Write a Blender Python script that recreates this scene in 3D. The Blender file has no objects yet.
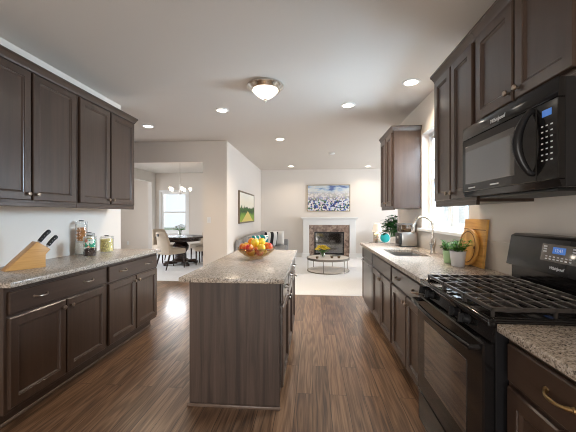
import bpy, bmesh, math, random
from mathutils import Vector, Matrix
random.seed(7)
PI = math.pi
S = bpy.context.scene
COL = S.collection

# ------------------------------------------------------------------ camera, world, big lights, exposure
F, YAW, HC, V0 = 309.235, 0.08, 1.329, 214.63
cd = bpy.data.cameras.new('camera')
cd.sensor_width = 36.0
cd.lens = F * 36.0 / 576.0
cd.shift_y = -(216 - V0) / 576.0
cd.clip_start = 0.02
cam = bpy.data.objects.new('camera', cd)
COL.objects.link(cam)
cam.location = (0, 0, HC)
cam.rotation_euler = (PI / 2, 0, YAW)
S.camera = cam

w = bpy.data.worlds.new('sky')
S.world = w
w.use_nodes = True
bg = w.node_tree.nodes['Background']
bg.inputs[0].default_value = (0.86, 0.93, 1.0, 1)
bg.inputs[1].default_value = 0.8

S.view_settings.view_transform = 'Standard'
S.view_settings.look = 'None'
S.view_settings.exposure = 0.5
S.view_settings.gamma = 1.0
S.view_settings.use_curve_mapping = False
S.cycles.max_bounces = 10
S.cycles.transparent_max_bounces = 32
S.cycles.diffuse_bounces = 5
S.cycles.sample_clamp_indirect = 6.0
S.cycles.filter_width = 1.05


def area(name, loc, target, sx, sy, power, color):
    l = bpy.data.lights.new(name, 'AREA')
    l.shape = 'RECTANGLE'
    l.size, l.size_y = sx, sy
    l.energy = power
    l.color = color
    o = bpy.data.objects.new(name, l)
    COL.objects.link(o)
    o.location = loc
    o.rotation_euler = (Vector(target) - Vector(loc)).to_track_quat('-Z', 'Y').to_euler()
    return o


DAY = (0.62, 0.82, 1.0)
area('daylight_kitchen_window', (1.95, 3.40, 2.25), (-2.4, 2.9, 0.75), 1.3, 1.3, 290, DAY)
area('daylight_patio_door', (-0.7, -2.95, 1.25), (-0.7, 0, 1.5), 2.4, 2.1, 100, (1.0, 0.94, 0.87))
area('daylight_family_window', (4.95, 7.4, 1.7), (0, 7.4, 1.2), 2.6, 1.9, 215, (0.91, 0.95, 1.0))
area('daylight_dining_window', (-4.7, 10.95, 2.55), (-3.6, 7.5, 0.6), 1.7, 1.5, 130, (0.95, 0.97, 1.0))
area('foyer_fill_light', (-7.35, 6.9, 1.6), (-4, 7.2, 1.2), 1.7, 1.9, 120, (0.95, 0.97, 1.0))  # unseen fill light, added to brighten the hallway and foyer


# ------------------------------------------------------------------ materials
def newmat(name):
    m = bpy.data.materials.new(name)
    m.use_nodes = True
    nt = m.node_tree
    return m, nt, nt.nodes, nt.links, nt.nodes['Principled BSDF']


def pm(name, col, rough=0.5, metal=0.0, bump=None, coat=0.0, emit=None, estr=0.0, spec=0.5, var=None):
    m, nt, N, L, b = newmat(name)
    b.inputs['Base Color'].default_value = (*col, 1)
    b.inputs['Roughness'].default_value = rough
    b.inputs['Metallic'].default_value = metal
    b.inputs['Coat Weight'].default_value = coat
    b.inputs['Specular IOR Level'].default_value = spec
    if emit:
        b.inputs['Emission Color'].default_value = (*emit, 1)
        b.inputs['Emission Strength'].default_value = estr
    tc = N.new('ShaderNodeTexCoord')
    if var:
        sc, amt = var
        n = N.new('ShaderNodeTexNoise')
        n.inputs['Scale'].default_value = sc
        n.inputs['Detail'].default_value = 4
        L.new(tc.outputs['Object'], n.inputs['Vector'])
        r = N.new('ShaderNodeValToRGB')
        r.color_ramp.elements[0].position = 0.3
        r.color_ramp.elements[1].position = 0.7
        r.color_ramp.elements[0].color = (*[c * (1 - amt) for c in col], 1)
        r.color_ramp.elements[1].color = (*[min(1, c * (1 + amt)) for c in col], 1)
        L.new(n.outputs['Fac'], r.inputs['Fac'])
        L.new(r.outputs['Color'], b.inputs['Base Color'])
    if bump:
        sc, st = bump
        n = N.new('ShaderNodeTexNoise')
        n.inputs['Scale'].default_value = sc
        L.new(tc.outputs['Object'], n.inputs['Vector'])
        bp = N.new('ShaderNodeBump')
        bp.inputs['Strength'].default_value = st
        bp.inputs['Distance'].default_value = 0.01
        L.new(n.outputs['Fac'], bp.inputs['Height'])
        L.new(bp.outputs['Normal'], b.inputs['Normal'])
    return m


def wood(name, c0, c1, scale, rough=0.36, coat=0.25, detail=6, lo=0.3, hi=0.72, dist=0.6):
    m, nt, N, L, b = newmat(name)
    tc = N.new('ShaderNodeTexCoord')
    oi = N.new('ShaderNodeObjectInfo')
    ad = N.new('ShaderNodeVectorMath')
    ad.operation = 'ADD'
    L.new(tc.outputs['Object'], ad.inputs[0])
    sc_ = N.new('ShaderNodeVectorMath')
    sc_.operation = 'SCALE'
    sc_.inputs['Scale'].default_value = 7.0
    cb = N.new('ShaderNodeCombineXYZ')
    for k in range(3):
        L.new(oi.outputs['Random'], cb.inputs[k])
    L.new(cb.outputs[0], sc_.inputs[0])
    L.new(sc_.outputs[0], ad.inputs[1])
    mp = N.new('ShaderNodeMapping')
    mp.inputs['Scale'].default_value = scale
    L.new(ad.outputs[0], mp.inputs['Vector'])
    n = N.new('ShaderNodeTexNoise')
    n.inputs['Scale'].default_value = 1.0
    n.inputs['Detail'].default_value = detail
    n.inputs['Roughness'].default_value = 0.62
    n.inputs['Distortion'].default_value = dist
    L.new(mp.outputs[0], n.inputs['Vector'])
    r = N.new('ShaderNodeValToRGB')
    r.color_ramp.elements[0].position = lo
    r.color_ramp.elements[1].position = hi
    r.color_ramp.elements[0].color = (*c0, 1)
    r.color_ramp.elements[1].color = (*c1, 1)
    L.new(n.outputs['Fac'], r.inputs['Fac'])
    L.new(r.outputs['Color'], b.inputs['Base Color'])
    b.inputs['Roughness'].default_value = rough
    b.inputs['Coat Weight'].default_value = coat
    b.inputs['Coat Roughness'].default_value = 0.22
    return m


def granite(name, cols, scale, rough=0.27):
    m, nt, N, L, b = newmat(name)
    tc = N.new('ShaderNodeTexCoord')
    v = N.new('ShaderNodeTexVoronoi')
    v.inputs['Scale'].default_value = scale
    v.inputs['Randomness'].default_value = 1.0
    nz = N.new('ShaderNodeTexNoise')
    nz.inputs['Scale'].default_value = scale * 0.35
    nz.inputs['Detail'].default_value = 5
    L.new(tc.outputs['Object'], nz.inputs['Vector'])
    L.new(tc.outputs['Object'], v.inputs['Vector'])
    sp = N.new('ShaderNodeSeparateColor')
    L.new(v.outputs['Color'], sp.inputs[0])
    mx = N.new('ShaderNodeMath')
    mx.operation = 'MULTIPLY_ADD'
    L.new(nz.outputs['Fac'], mx.inputs[0])
    mx.inputs[1].default_value = 0.7
    mv = N.new('ShaderNodeMath')
    mv.operation = 'MULTIPLY'
    L.new(sp.outputs[0], mv.inputs[0])
    mv.inputs[1].default_value = 0.62
    L.new(mv.outputs[0], mx.inputs[2])
    r = N.new('ShaderNodeValToRGB')
    r.color_ramp.interpolation = 'LINEAR'
    els = r.color_ramp.elements
    pos = [0.28, 0.42, 0.58, 0.74, 0.92]
    els[0].position = pos[0]
    els[0].color = (*cols[0], 1)
    els[1].position = pos[4]
    els[1].color = (*cols[4], 1)
    for k in (1, 2, 3):
        e = els.new(pos[k])
        e.color = (*cols[k], 1)
    L.new(mx.outputs[0], r.inputs['Fac'])
    L.new(r.outputs['Color'], b.inputs['Base Color'])
    b.inputs['Roughness'].default_value = rough
    b.inputs['Coat Weight'].default_value = 0.05
    b.inputs['Coat Roughness'].default_value = 0.15
    return m


def clear(name, tint=(1, 1, 1), refl=0.08, rough=0.02):
    m = bpy.data.materials.new(name)
    m.use_nodes = True
    nt = m.node_tree
    N, L = nt.nodes, nt.links
    N.remove(N['Principled BSDF'])
    out = N['Material Output']
    t = N.new('ShaderNodeBsdfTransparent')
    t.inputs[0].default_value = (*tint, 1)
    g = N.new('ShaderNodeBsdfGlossy')
    g.inputs['Roughness'].default_value = rough
    mix = N.new('ShaderNodeMixShader')
    fr = N.new('ShaderNodeLayerWeight')
    fr.inputs['Blend'].default_value = 0.25
    mu = N.new('ShaderNodeMath')
    mu.operation = 'MULTIPLY_ADD'
    mu.inputs[1].default_value = 0.35
    mu.inputs[2].default_value = refl
    L.new(fr.outputs['Fresnel'], mu.inputs[0])
    L.new(mu.outputs[0], mix.inputs[0])
    L.new(t.outputs[0], mix.inputs[1])
    L.new(g.outputs[0], mix.inputs[2])
    L.new(mix.outputs[0], out.inputs[0])
    return m


def floor_mat():
    m, nt, N, L, b = newmat('hardwood_planks')
    tc = N.new('ShaderNodeTexCoord')
    mp = N.new('ShaderNodeMapping')
    mp.inputs['Rotation'].default_value = (0, 0, PI / 2)
    L.new(tc.outputs['Object'], mp.inputs['Vector'])
    br = N.new('ShaderNodeTexBrick')
    br.inputs['Scale'].default_value = 1.0
    br.inputs['Brick Width'].default_value = 1.15
    br.inputs['Row Height'].default_value = 0.124
    br.inputs['Mortar Size'].default_value = 0.0018
    br.inputs['Mortar Smooth'].default_value = 0.2
    br.inputs['Color1'].default_value = (0.0, 0.0, 0.0, 1)
    br.inputs['Color2'].default_value = (1, 1, 1, 1)
    br.inputs['Mortar'].default_value = (0.5, 0.5, 0.5, 1)
    br.offset_frequency = 2
    br.offset = 0.37
    L.new(mp.outputs[0], br.inputs['Vector'])
    # grain runs along each plank; every plank is offset so that its figure differs
    off = N.new('ShaderNodeVectorMath')
    off.operation = 'MULTIPLY_ADD'
    L.new(br.outputs['Color'], off.inputs[0])
    off.inputs[1].default_value = (3.1, 9.0, 5.0)
    L.new(tc.outputs['Object'], off.inputs[2])
    mp2 = N.new('ShaderNodeMapping')
    mp2.inputs['Scale'].default_value = (11, 0.8, 4)
    L.new(off.outputs[0], mp2.inputs['Vector'])
    n = N.new('ShaderNodeTexNoise')
    n.inputs['Scale'].default_value = 1.0
    n.inputs['Detail'].default_value = 1.5
    L.new(mp2.outputs[0], n.inputs['Vector'])
    rings = N.new('ShaderNodeMath')
    rings.operation = 'MULTIPLY'
    L.new(n.outputs['Fac'], rings.inputs[0])
    rings.inputs[1].default_value = 48.0
    sn = N.new('ShaderNodeMath')
    sn.operation = 'SINE'
    L.new(rings.outputs[0], sn.inputs[0])
    mp3 = N.new('ShaderNodeMapping')
    mp3.inputs['Scale'].default_value = (160, 4, 4)
    L.new(off.outputs[0], mp3.inputs['Vector'])
    n2 = N.new('ShaderNodeTexNoise')
    n2.inputs['Scale'].default_value = 1.0
    n2.inputs['Detail'].default_value = 4
    L.new(mp3.outputs[0], n2.inputs['Vector'])
    a1 = N.new('ShaderNodeMath')
    a1.operation = 'MULTIPLY_ADD'
    L.new(sn.outputs[0], a1.inputs[0])
    a1.inputs[1].default_value = 0.15
    L.new(n2.outputs['Fac'], a1.inputs[2])
    sp = N.new('ShaderNodeSeparateColor')
    L.new(br.outputs['Color'], sp.inputs[0])
    a2 = N.new('ShaderNodeMath')
    a2.operation = 'MULTIPLY_ADD'
    L.new(sp.outputs[0], a2.inputs[0])
    a2.inputs[1].default_value = 0.30
    L.new(a1.outputs[0], a2.inputs[2])
    r = N.new('ShaderNodeValToRGB')
    e = r.color_ramp.elements
    e[0].position = 0.28
    e[0].color = (0.052, 0.028, 0.016, 1)
    e[1].position = 1.0
    e[1].color = (0.30, 0.185, 0.112, 1)
    k = e.new(0.6)
    k.color = (0.155, 0.086, 0.049, 1)
    L.new(a2.outputs[0], r.inputs['Fac'])
    mo = N.new('ShaderNodeMix')
    mo.data_type = 'RGBA'
    L.new(br.outputs['Fac'], mo.inputs[0])
    L.new(r.outputs['Color'], mo.inputs[6])
    mo.inputs[7].default_value = (0.015, 0.009, 0.006, 1)
    L.new(mo.outputs[2], b.inputs['Base Color'])
    b.inputs['Roughness'].default_value = 0.30
    b.inputs['Coat Weight'].default_value = 0.4
    b.inputs['Coat Roughness'].default_value = 0.15
    b.inputs['Specular IOR Level'].default_value = 0.5
    bp = N.new('ShaderNodeBump')
    bp.inputs['Strength'].default_value = 0.12
    bp.inputs['Distance'].default_value = 0.004
    L.new(a1.outputs[0], bp.inputs['Height'])
    L.new(bp.outputs['Normal'], b.inputs['Normal'])
    return m


M = {}
WALL = (0.74, 0.675, 0.61)
M['wall'] = pm('painted_wall_greige', WALL, 0.8, bump=(60, 0.03))
M['wall_family'] = pm('painted_wall_pale', (0.74, 0.70, 0.66), 0.8, bump=(60, 0.03))
M['ceiling'] = pm('ceiling_paint', (0.66, 0.61, 0.56), 0.9)
M['white'] = pm('white_trim_paint', (0.80, 0.80, 0.79), 0.4)
M['backsplash'] = pm('backsplash_tile', (0.60, 0.55, 0.49), 0.25)
M['floor'] = floor_mat()
M['carpet'] = pm('pale_carpet', (0.83, 0.85, 0.88), 0.95, bump=(400, 0.6), var=(60, 0.06))
M['wood_v'] = wood('espresso_wood_upright_grain', (0.045, 0.0262, 0.0180), (0.068, 0.0405, 0.0285), (24, 24, 1.4), rough=0.28, coat=0.12, detail=2)
M['wood_h'] = wood('espresso_wood_level_grain', (0.045, 0.0262, 0.0180), (0.068, 0.0405, 0.0285), (1.4, 24, 24), rough=0.28, coat=0.12, detail=2)
M['wood_panel'] = wood('espresso_panel_grain', (0.040, 0.024, 0.018), (0.112, 0.073, 0.055), (24, 24, 1.0), rough=0.5, coat=0.0, lo=0.34, hi=0.7)
M['lit_shoe'] = wood('shoe_moulding_lit_wood', (0.13, 0.088, 0.066), (0.19, 0.135, 0.105), (2, 30, 30), rough=0.35)  # paler than the cabinet wood: light along the base painted in
M['wood_dark'] = pm('espresso_recess', (0.012, 0.009, 0.008), 0.6)
M['granite'] = granite('speckled_granite', [(0.055, 0.046, 0.040), (0.20, 0.165, 0.135), (0.37, 0.305, 0.245), (0.45, 0.38, 0.315), (0.56, 0.49, 0.42)], 190)
M['bronze'] = pm('oil_rubbed_bronze', (0.30, 0.24, 0.19), 0.28, 0.95)
M['brass'] = pm('aged_bronze_gold', (0.42, 0.28, 0.13), 0.28, 1.0)
M['nickel'] = pm('brushed_nickel', (0.62, 0.58, 0.53), 0.24, 1.0)
M['steel'] = pm('brushed_steel', (0.56, 0.55, 0.54), 0.28, 1.0)
M['steel_dark'] = pm('dark_stainless', (0.25, 0.24, 0.24), 0.33, 0.9)
M['black_gloss'] = pm('black_appliance_enamel', (0.008, 0.007, 0.007), 0.10, coat=0.0, spec=0.32)
M['black_satin'] = pm('black_appliance_satin', (0.014, 0.0135, 0.0145), 0.26, spec=0.3)
M['black_glass'] = pm('black_glass', (0.012, 0.012, 0.013), 0.05, coat=1.0, spec=0.8)
M['cast_iron'] = pm('cast_iron', (0.045, 0.038, 0.034), 0.35)
M['black'] = pm('black_plastic', (0.012, 0.012, 0.012), 0.45)
M['print'] = pm('pale_print', (0.75, 0.76, 0.78), 0.4)
M['screen'] = pm('blue_display', (0.03, 0.12, 0.4), 0.3, emit=(0.12, 0.35, 1.0), estr=0.22)
M['glow'] = pm('lamp_glow', (1, 0.95, 0.85), 0.5, emit=(1.0, 0.90, 0.76), estr=9.0)
M['glow_bowl'] = pm('frosted_bowl_glow', (1, 0.96, 0.9), 0.5, emit=(1.0, 0.91, 0.78), estr=4.0)
M['glow_soft'] = pm('warm_shade_glow', (0.95, 0.88, 0.78), 0.8, emit=(1.0, 0.80, 0.58), estr=0.35)
M['glow_candle'] = pm('chandelier_glow', (1, 0.95, 0.85), 0.5, emit=(1.0, 0.88, 0.72), estr=8.0)
M['pane'] = clear('window_pane', (0.97, 0.98, 0.99), 0.03)
M['jar_glass'] = clear('jar_glass', (0.985, 0.99, 0.985), 0.025)
M['amber_glass'] = clear('amber_glass', (0.90, 0.80, 0.66), 0.03)
M['smoke_glass'] = clear('smoked_plastic', (0.45, 0.36, 0.27), 0.12)
M['fire_glass'] = clear('fireplace_glass', (0.5, 0.47, 0.46), 0.22, 0.08)
M['blockwood'] = wood('light_beech', (0.50, 0.25, 0.075), (0.66, 0.37, 0.13), (3, 26, 60), rough=0.4, coat=0.1)
M['board'] = wood('acacia_board', (0.46, 0.21, 0.04), (0.72, 0.40, 0.10), (5, 4, 30), rough=0.4, coat=0.1)
M['board_end'] = wood('acacia_round', (0.46, 0.21, 0.045), (0.70, 0.38, 0.095), (5, 24, 4), rough=0.4, coat=0.1)
M['groove'] = pm('dark_groove', (0.13, 0.045, 0.012), 0.6)
M['cream'] = pm('cream_upholstery', (0.62, 0.52, 0.41), 0.85, bump=(300, 0.2))
M['table_wood'] = wood('dark_walnut', (0.018, 0.009, 0.007), (0.055, 0.028, 0.02), (3, 30, 30), rough=0.25, coat=0.3)
M['sofa'] = pm('grey_sofa_fabric', (0.27, 0.27, 0.275), 0.9, bump=(250, 0.3))
M['pillow_white'] = pm('white_pillow_fabric', (0.78, 0.76, 0.73), 0.9, bump=(200, 0.2))
M['leaf'] = pm('dark_green_leaf', (0.015, 0.11, 0.018), 0.6, spec=0.2, var=(9, 0.5))
M['herb'] = pm('fresh_green_leaf', (0.075, 0.25, 0.015), 0.7, spec=0.15, var=(40, 0.5))
M['stem'] = pm('green_stem', (0.06, 0.15, 0.04), 0.6)
M['pot_green'] = pm('pale_green_glaze', (0.42, 0.62, 0.33), 0.35)
M['pot_white'] = pm('white_glaze', (0.66, 0.65, 0.66), 0.35)
M['soil'] = pm('potting_soil', (0.03, 0.018, 0.01), 0.95, bump=(80, 0.8))
M['yellow'] = pm('yellow_petal', (0.90, 0.68, 0.03), 0.6, var=(30, 0.2))
M['white_petal'] = pm('white_petal', (0.80, 0.82, 0.76), 0.6)
M['stone_top'] = pm('pale_table_top', (0.76, 0.72, 0.67), 0.35, var=(12, 0.08))
M['frame_metal'] = pm('pewter_metal', (0.26, 0.24, 0.21), 0.35, 0.9)
M['gold_frame'] = pm('champagne_frame', (0.40, 0.33, 0.22), 0.4, 0.6)
M['bronze_frame'] = pm('bronze_frame', (0.17, 0.12, 0.075), 0.4, 0.5)
M['hearthstone'] = granite('brown_marble', [(0.10, 0.06, 0.045), (0.16, 0.10, 0.075), (0.22, 0.145, 0.11), (0.29, 0.20, 0.155), (0.36, 0.27, 0.21)], 16, 0.3)
M['firebox'] = pm('firebox_black', (0.012, 0.011, 0.012), 0.6)
M['outside'] = pm('outdoor_lawn', (0.30, 0.36, 0.24), 0.9, var=(3, 0.2))
M['siding'] = pm('pale_house_siding', (0.62, 0.65, 0.68), 0.8)
M['roofing'] = pm('grey_roofing', (0.28, 0.28, 0.29), 0.9)


# ------------------------------------------------------------------ mesh helpers
class MB:
    def __init__(self):
        self.bm = bmesh.new()

    def _merge(self, b, mat=None):
        me = bpy.data.meshes.new('tmp')
        if mat is not None:
            b.transform(mat)
        b.to_mesh(me)
        b.free()
        self.bm.from_mesh(me)
        bpy.data.meshes.remove(me)
        return self

    def box(self, x0, x1, y0, y1, z0, z1, bev=0.0, seg=1, mat=None):
        b = bmesh.new()
        bmesh.ops.create_cube(b, size=1)
        for v in b.verts:
            v.co = Vector(((x0 + x1) / 2 + v.co.x * (x1 - x0), (y0 + y1) / 2 + v.co.y * (y1 - y0), (z0 + z1) / 2 + v.co.z * (z1 - z0)))
        if bev > 0:
            bmesh.ops.bevel(b, geom=list(b.edges), offset=bev, segments=seg, profile=0.5, affect='EDGES')
        return self._merge(b, mat)

    def lathe(self, prof, c=(0, 0, 0), seg=24, mat=None, sx=1, sy=1):
        b = bmesh.new()
        rings = []
        for r, z in prof:
            if r < 1e-6:
                rings.append([b.verts.new((c[0], c[1], c[2] + z))])
            else:
                rings.append([b.verts.new((c[0] + sx * r * math.cos(2 * PI * k / seg), c[1] + sy * r * math.sin(2 * PI * k / seg), c[2] + z)) for k in range(seg)])
        for a, d in zip(rings, rings[1:]):
            for k in range(seg):
                k2 = (k + 1) % seg
                if len(a) == 1 and len(d) == 1:
                    continue
                if len(a) == 1:
                    b.faces.new((a[0], d[k2], d[k])) if False else b.faces.new((a[0], d[k], d[k2]))
                elif len(d) == 1:
                    b.faces.new((a[k], a[k2], d[0]))
                else:
                    b.faces.new((a[k], a[k2], d[k2], d[k]))
        bmesh.ops.recalc_face_normals(b, faces=b.faces)
        return self._merge(b, mat)

    def tube(self, pts, r, seg=10, closed=False, mat=None, flat=None):
        pts = [Vector(p) for p in pts]
        n = len(pts)
        rs = r if isinstance(r, (list, tuple)) else [r] * n
        b = bmesh.new()
        rings = []
        prev = None
        for i, p in enumerate(pts):
            if closed:
                d = pts[(i + 1) % n] - pts[i - 1]
            else:
                d = pts[min(i + 1, n - 1)] - pts[max(i - 1, 0)]
            d.normalize()
            if prev is None:
                up = Vector((0, 0, 1)) if abs(d.z) < 0.9 else Vector((1, 0, 0))
                s = d.cross(up).normalized()
            else:
                s = (prev - d * prev.dot(d)).normalized()
            prev = s
            t = d.cross(s)
            f = flat or 1.0
            rings.append([b.verts.new(p + (s * math.cos(2 * PI * k / seg) * f + t * math.sin(2 * PI * k / seg)) * rs[i]) for k in range(seg)])
        pairs = list(zip(rings, rings[1:])) + ([(rings[-1], rings[0])] if closed else [])
        for a, d in pairs:
            for k in range(seg):
                k2 = (k + 1) % seg
                b.faces.new((a[k], a[k2], d[k2], d[k]))
        if not closed:
            b.faces.new(rings[0][::-1])
            b.faces.new(rings[-1])
        bmesh.ops.recalc_face_normals(b, faces=b.faces)
        return self._merge(b, mat)

    def ball(self, c, r, sx=1, sy=1, sz=1, u=16, v=10):
        b = bmesh.new()
        bmesh.ops.create_uvsphere(b, u_segments=u, v_segments=v, radius=r)
        for q in b.verts:
            q.co = Vector((c[0] + q.co.x * sx, c[1] + q.co.y * sy, c[2] + q.co.z * sz))
        return self._merge(b)

    def prism(self, poly, a0, a1, axis='y', bev=0.0):
        # poly in the two other axes, extruded along axis
        b = bmesh.new()

        def P(p, a):
            if axis == 'y':
                return (p[0], a, p[1])
            if axis == 'x':
                return (a, p[0], p[1])
            return (p[0], p[1], a)
        lo = [b.verts.new(P(p, a0)) for p in poly]
        hi = [b.verts.new(P(p, a1)) for p in poly]
        b.faces.new(lo)
        b.faces.new(hi[::-1])
        n = len(poly)
        for k in range(n):
            b.faces.new((lo[k], hi[k], hi[(k + 1) % n], lo[(k + 1) % n]))
        bmesh.ops.recalc_face_normals(b, faces=b.faces)
        if bev:
            bmesh.ops.bevel(b, geom=list(b.edges), offset=bev, segments=2, profile=0.5, affect='EDGES')
        return self._merge(b)

    def leaf(self, base, tip, width, droop=0.0, cup=0.15):
        base, tip = Vector(base), Vector(tip)
        d = tip - base
        L = d.length
        side = d.cross(Vector((0, 0, 1)))
        if side.length < 1e-5:
            side = Vector((1, 0, 0))
        side.normalize()
        nrm = side.cross(d).normalized()
        prof = [(0, 0.08), (0.18, 0.6), (0.42, 1.0), (0.7, 0.75), (0.9, 0.3), (1, 0.02)]
        rows = []
        for t, wd in prof:
            c = base + d * t + Vector((0, 0, -droop * L * t * t))
            hw = width / 2 * wd
            rows.append([self.bm.verts.new(c - side * hw + nrm * cup * hw), self.bm.verts.new(c), self.bm.verts.new(c + side * hw + nrm * cup * hw)])
        for a, e in zip(rows, rows[1:]):
            for k in (0, 1):
                self.bm.faces.new((a[k], a[k + 1], e[k + 1], e[k]))
        return self

    def door(self, x0, x1, z0, z1, y0=0.0, t=0.022, st=0.056, rec=0.014, slope=0.016):
        # framed door with a sloped inner edge and a recessed flat panel; front is -y
        b = bmesh.new()
        yf = y0 - t

        def ring(i, y):
            return [b.verts.new((x0 + i, y, z0 + i)), b.verts.new((x1 - i, y, z0 + i)), b.verts.new((x1 - i, y, z1 - i)), b.verts.new((x0 + i, y, z1 - i))]
        R = [ring(0, y0), ring(0, yf + 0.006), ring(0.006, yf), ring(st, yf), ring(st + 0.002, yf + 0.006), ring(st + 0.007, yf + 0.007), ring(st + slope, yf + rec), ring(st + slope + 0.002, yf + rec)]
        for a, c in zip(R, R[1:]):
            for k in range(4):
                k2 = (k + 1) % 4
                b.faces.new((a[k], a[k2], c[k2], c[k]))
        b.faces.new(R[-1])
        b.faces.new(R[0][::-1])
        bmesh.ops.recalc_face_normals(b, faces=b.faces)
        return self._merge(b)

    def pillow(self, wd, ht, th, mat=None, n=14):
        b = bmesh.new()
        g = {}
        for s in (1, -1):
            for i in range(n + 1):
                for j in range(n + 1):
                    u, v = -1 + 2 * i / n, -1 + 2 * j / n
                    e = max(0, (1 - u ** 4) * (1 - v ** 4)) ** 0.6
                    edge = i in (0, n) or j in (0, n)
                    if edge and s == -1:
                        g[s, i, j] = g[1, i, j]
                        continue
                    pin = 1 - 0.07 * (abs(u * v)) + 0.0
                    g[s, i, j] = b.verts.new((u * wd / 2 * (1 - 0.06 * (1 - v * v) * 1) * pin + 0, s * th / 2 * e, v * ht / 2 * (1 - 0.06 * (1 - u * u)) * pin))
            for i in range(n):
                for j in range(n):
                    q = (g[s, i, j], g[s, i + 1, j], g[s, i + 1, j + 1], g[s, i, j + 1])
                    b.faces.new(q if s == 1 else q[::-1])
        bmesh.ops.recalc_face_normals(b, faces=b.faces)
        return self._merge(b, mat)

    def build(self, name, mat, parent=None, loc=(0, 0, 0), rz=0.0, smooth=True, rot=None):
        me = bpy.data.meshes.new(name)
        self.bm.to_mesh(me)
        self.bm.free()
        me.materials.append(M[mat] if isinstance(mat, str) else mat)
        if smooth and len(me.polygons):
            me.polygons.foreach_set('use_smooth', [True] * len(me.polygons))
            me.set_sharp_from_angle(angle=math.radians(35))
        o = bpy.data.objects.new(name, me)
        COL.objects.link(o)
        if parent:
            o.parent = parent
        o.location = loc
        o.rotation_euler = rot if rot else (0, 0, rz)
        return o


def tag(o, label, cat, group=None):
    o['label'] = label
    o['category'] = cat
    if group:
        o['group'] = group
    return o


def thing(name, label, cat, loc=(0, 0, 0), rz=0.0, group=None):
    o = bpy.data.objects.new(name, None)
    o.empty_display_size = 0.1
    COL.objects.link(o)
    o.location = loc
    o.rotation_euler = (0, 0, rz)
    return tag(o, label, cat, group)


def dup(root, loc, rz, label, group=None):
    r = root.copy()
    COL.objects.link(r)
    r.location = loc
    if rz is not None:
        r.rotation_euler = (0, 0, rz)
    r['label'] = label
    if group:
        r['group'] = group
    for ch in list(root.children):
        c = ch.copy()
        COL.objects.link(c)
        c.parent = r
        for g in list(ch.children):
            d = g.copy()
            COL.objects.link(d)
            d.parent = c
    return r


def structure(name, mb, mat, **k):
    o = mb.build(name, mat, smooth=False, **k)
    o['kind'] = 'structure'
    return o


def text_part(name, body, size, mat, parent, loc, rot, shear=0.0, align='CENTER', depth=0.0006):
    cu = bpy.data.curves.new('tmp_text', 'FONT')
    cu.body = body
    cu.size = size
    cu.shear = shear
    cu.align_x = align
    cu.align_y = 'CENTER'
    cu.extrude = depth
    cu.resolution_u = 3
    t = bpy.data.objects.new('tmp_text', cu)
    COL.objects.link(t)
    bpy.context.view_layer.update()
    me = bpy.data.meshes.new_from_object(t)
    bpy.data.objects.remove(t)
    bpy.data.curves.remove(cu)
    me.name = name
    me.materials.clear()
    me.materials.append(M[mat])
    o = bpy.data.objects.new(name, me)
    COL.objects.link(o)
    o.parent = parent
    o.location = loc
    o.rotation_euler = rot
    return o


# ------------------------------------------------------------------ room shell
H = 2.743
XL, XR = -2.48, 1.36
structure('floor', MB().box(-2.63, 4.75, -2.75, 5.12, -0.1, 0).box(-7.15, -2.63, 1.8, 5.12, -0.1, 0).box(-7.15, -1.64, 5.12, 5.98, -0.1, 0), 'floor')
structure('floor_family_room', MB().box(-1.64, 4.75, 5.12, 9.85, -0.1, 0.004), 'carpet')
structure('floor_dining_room', MB().box(-7.15, -1.76, 5.98, 10.35, -0.1, 0.004), 'carpet')
structure('ceiling', MB().box(-7.15, 4.75, -2.75, 10.35, H, H + 0.1), 'ceiling')
structure('wall_left', MB().box(XL - 0.15, XL, -2.6, 3.82, 0, H), 'wall')
# right wall with its window opening
WY0, WY1, WZ0, WZ1 = 2.82, 3.98, 1.16, 2.33
structure('wall_right', MB().box(XR, XR + 0.16, -2.6, WY0, 0, H).box(XR, XR + 0.16, WY1, 4.96, 0, H)
          .box(XR, XR + 0.16, WY0, WY1, 0, WZ0).box(XR, XR + 0.16, WY0, WY1, WZ1, H), 'wall')
structure('wall_front', MB().box(-2.63, -1.95, -2.75, -2.6, 0, H).box(0.55, 1.52, -2.75, -2.6, 0, H).box(-1.95, 0.55, -2.75, -2.6, 2.15, H), 'wall')
structure('wall_dining_header', MB().box(-2.106, -1.64, 5.80, 5.92, 0, H).box(-7.0, -5.37, 5.80, 5.92, 0, H).box(-5.37, -2.106, 5.80, 5.92, 2.345, H), 'wall')
structure('wall_family_left', MB().box(-1.76, -1.64, 5.92, 9.7, 0, H), 'wall_family')
structure('wall_family_back', MB().box(-1.76, 4.75, 9.7, 9.85, 0, H), 'wall_family')
structure('wall_family_front', MB().box(1.36, 4.6, 4.96, 5.10, 0, H), 'wall_family')
FY0, FY1, FZ0, FZ1 = 6.1, 8.7, 0.75, 2.35
structure('wall_family_right', MB().box(4.6, 4.75, 4.96, FY0, 0, H).box(4.6, 4.75, FY1, 9.7, 0, H).box(4.6, 4.75, FY0, FY1, 0, FZ0).box(4.6, 4.75, FY0, FY1, FZ1, H), 'wall_family')
DX0, DX1, DZ0, DZ1 = -5.18, -4.26, 0.72, 2.10
structure('wall_dining_back', MB().box(-7.15, DX0, 10.2, 10.35, 0, H).box(DX1, -1.76, 10.2, 10.35, 0, H).box(DX0, DX1, 10.2, 10.35, 0, DZ0).box(DX0, DX1, 10.2, 10.35, DZ1, H), 'wall')
structure('wall_dining_left', MB().box(-5.49, -5.37, 9.95, 10.2, 0, H).box(-5.49, -5.37, 5.92, 9.95, 2.42, H), 'wall_family')
structure('wall_foyer_left', MB().box(-7.15, -7.0, 1.8, 6.0, 0, H).box(-7.15, -7.0, 7.8, 10.35, 0, H).box(-7.15, -7.0, 6.0, 7.8, 0, 0.6).box(-7.15, -7.0, 6.0, 7.8, 2.5, H), 'wall')
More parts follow.
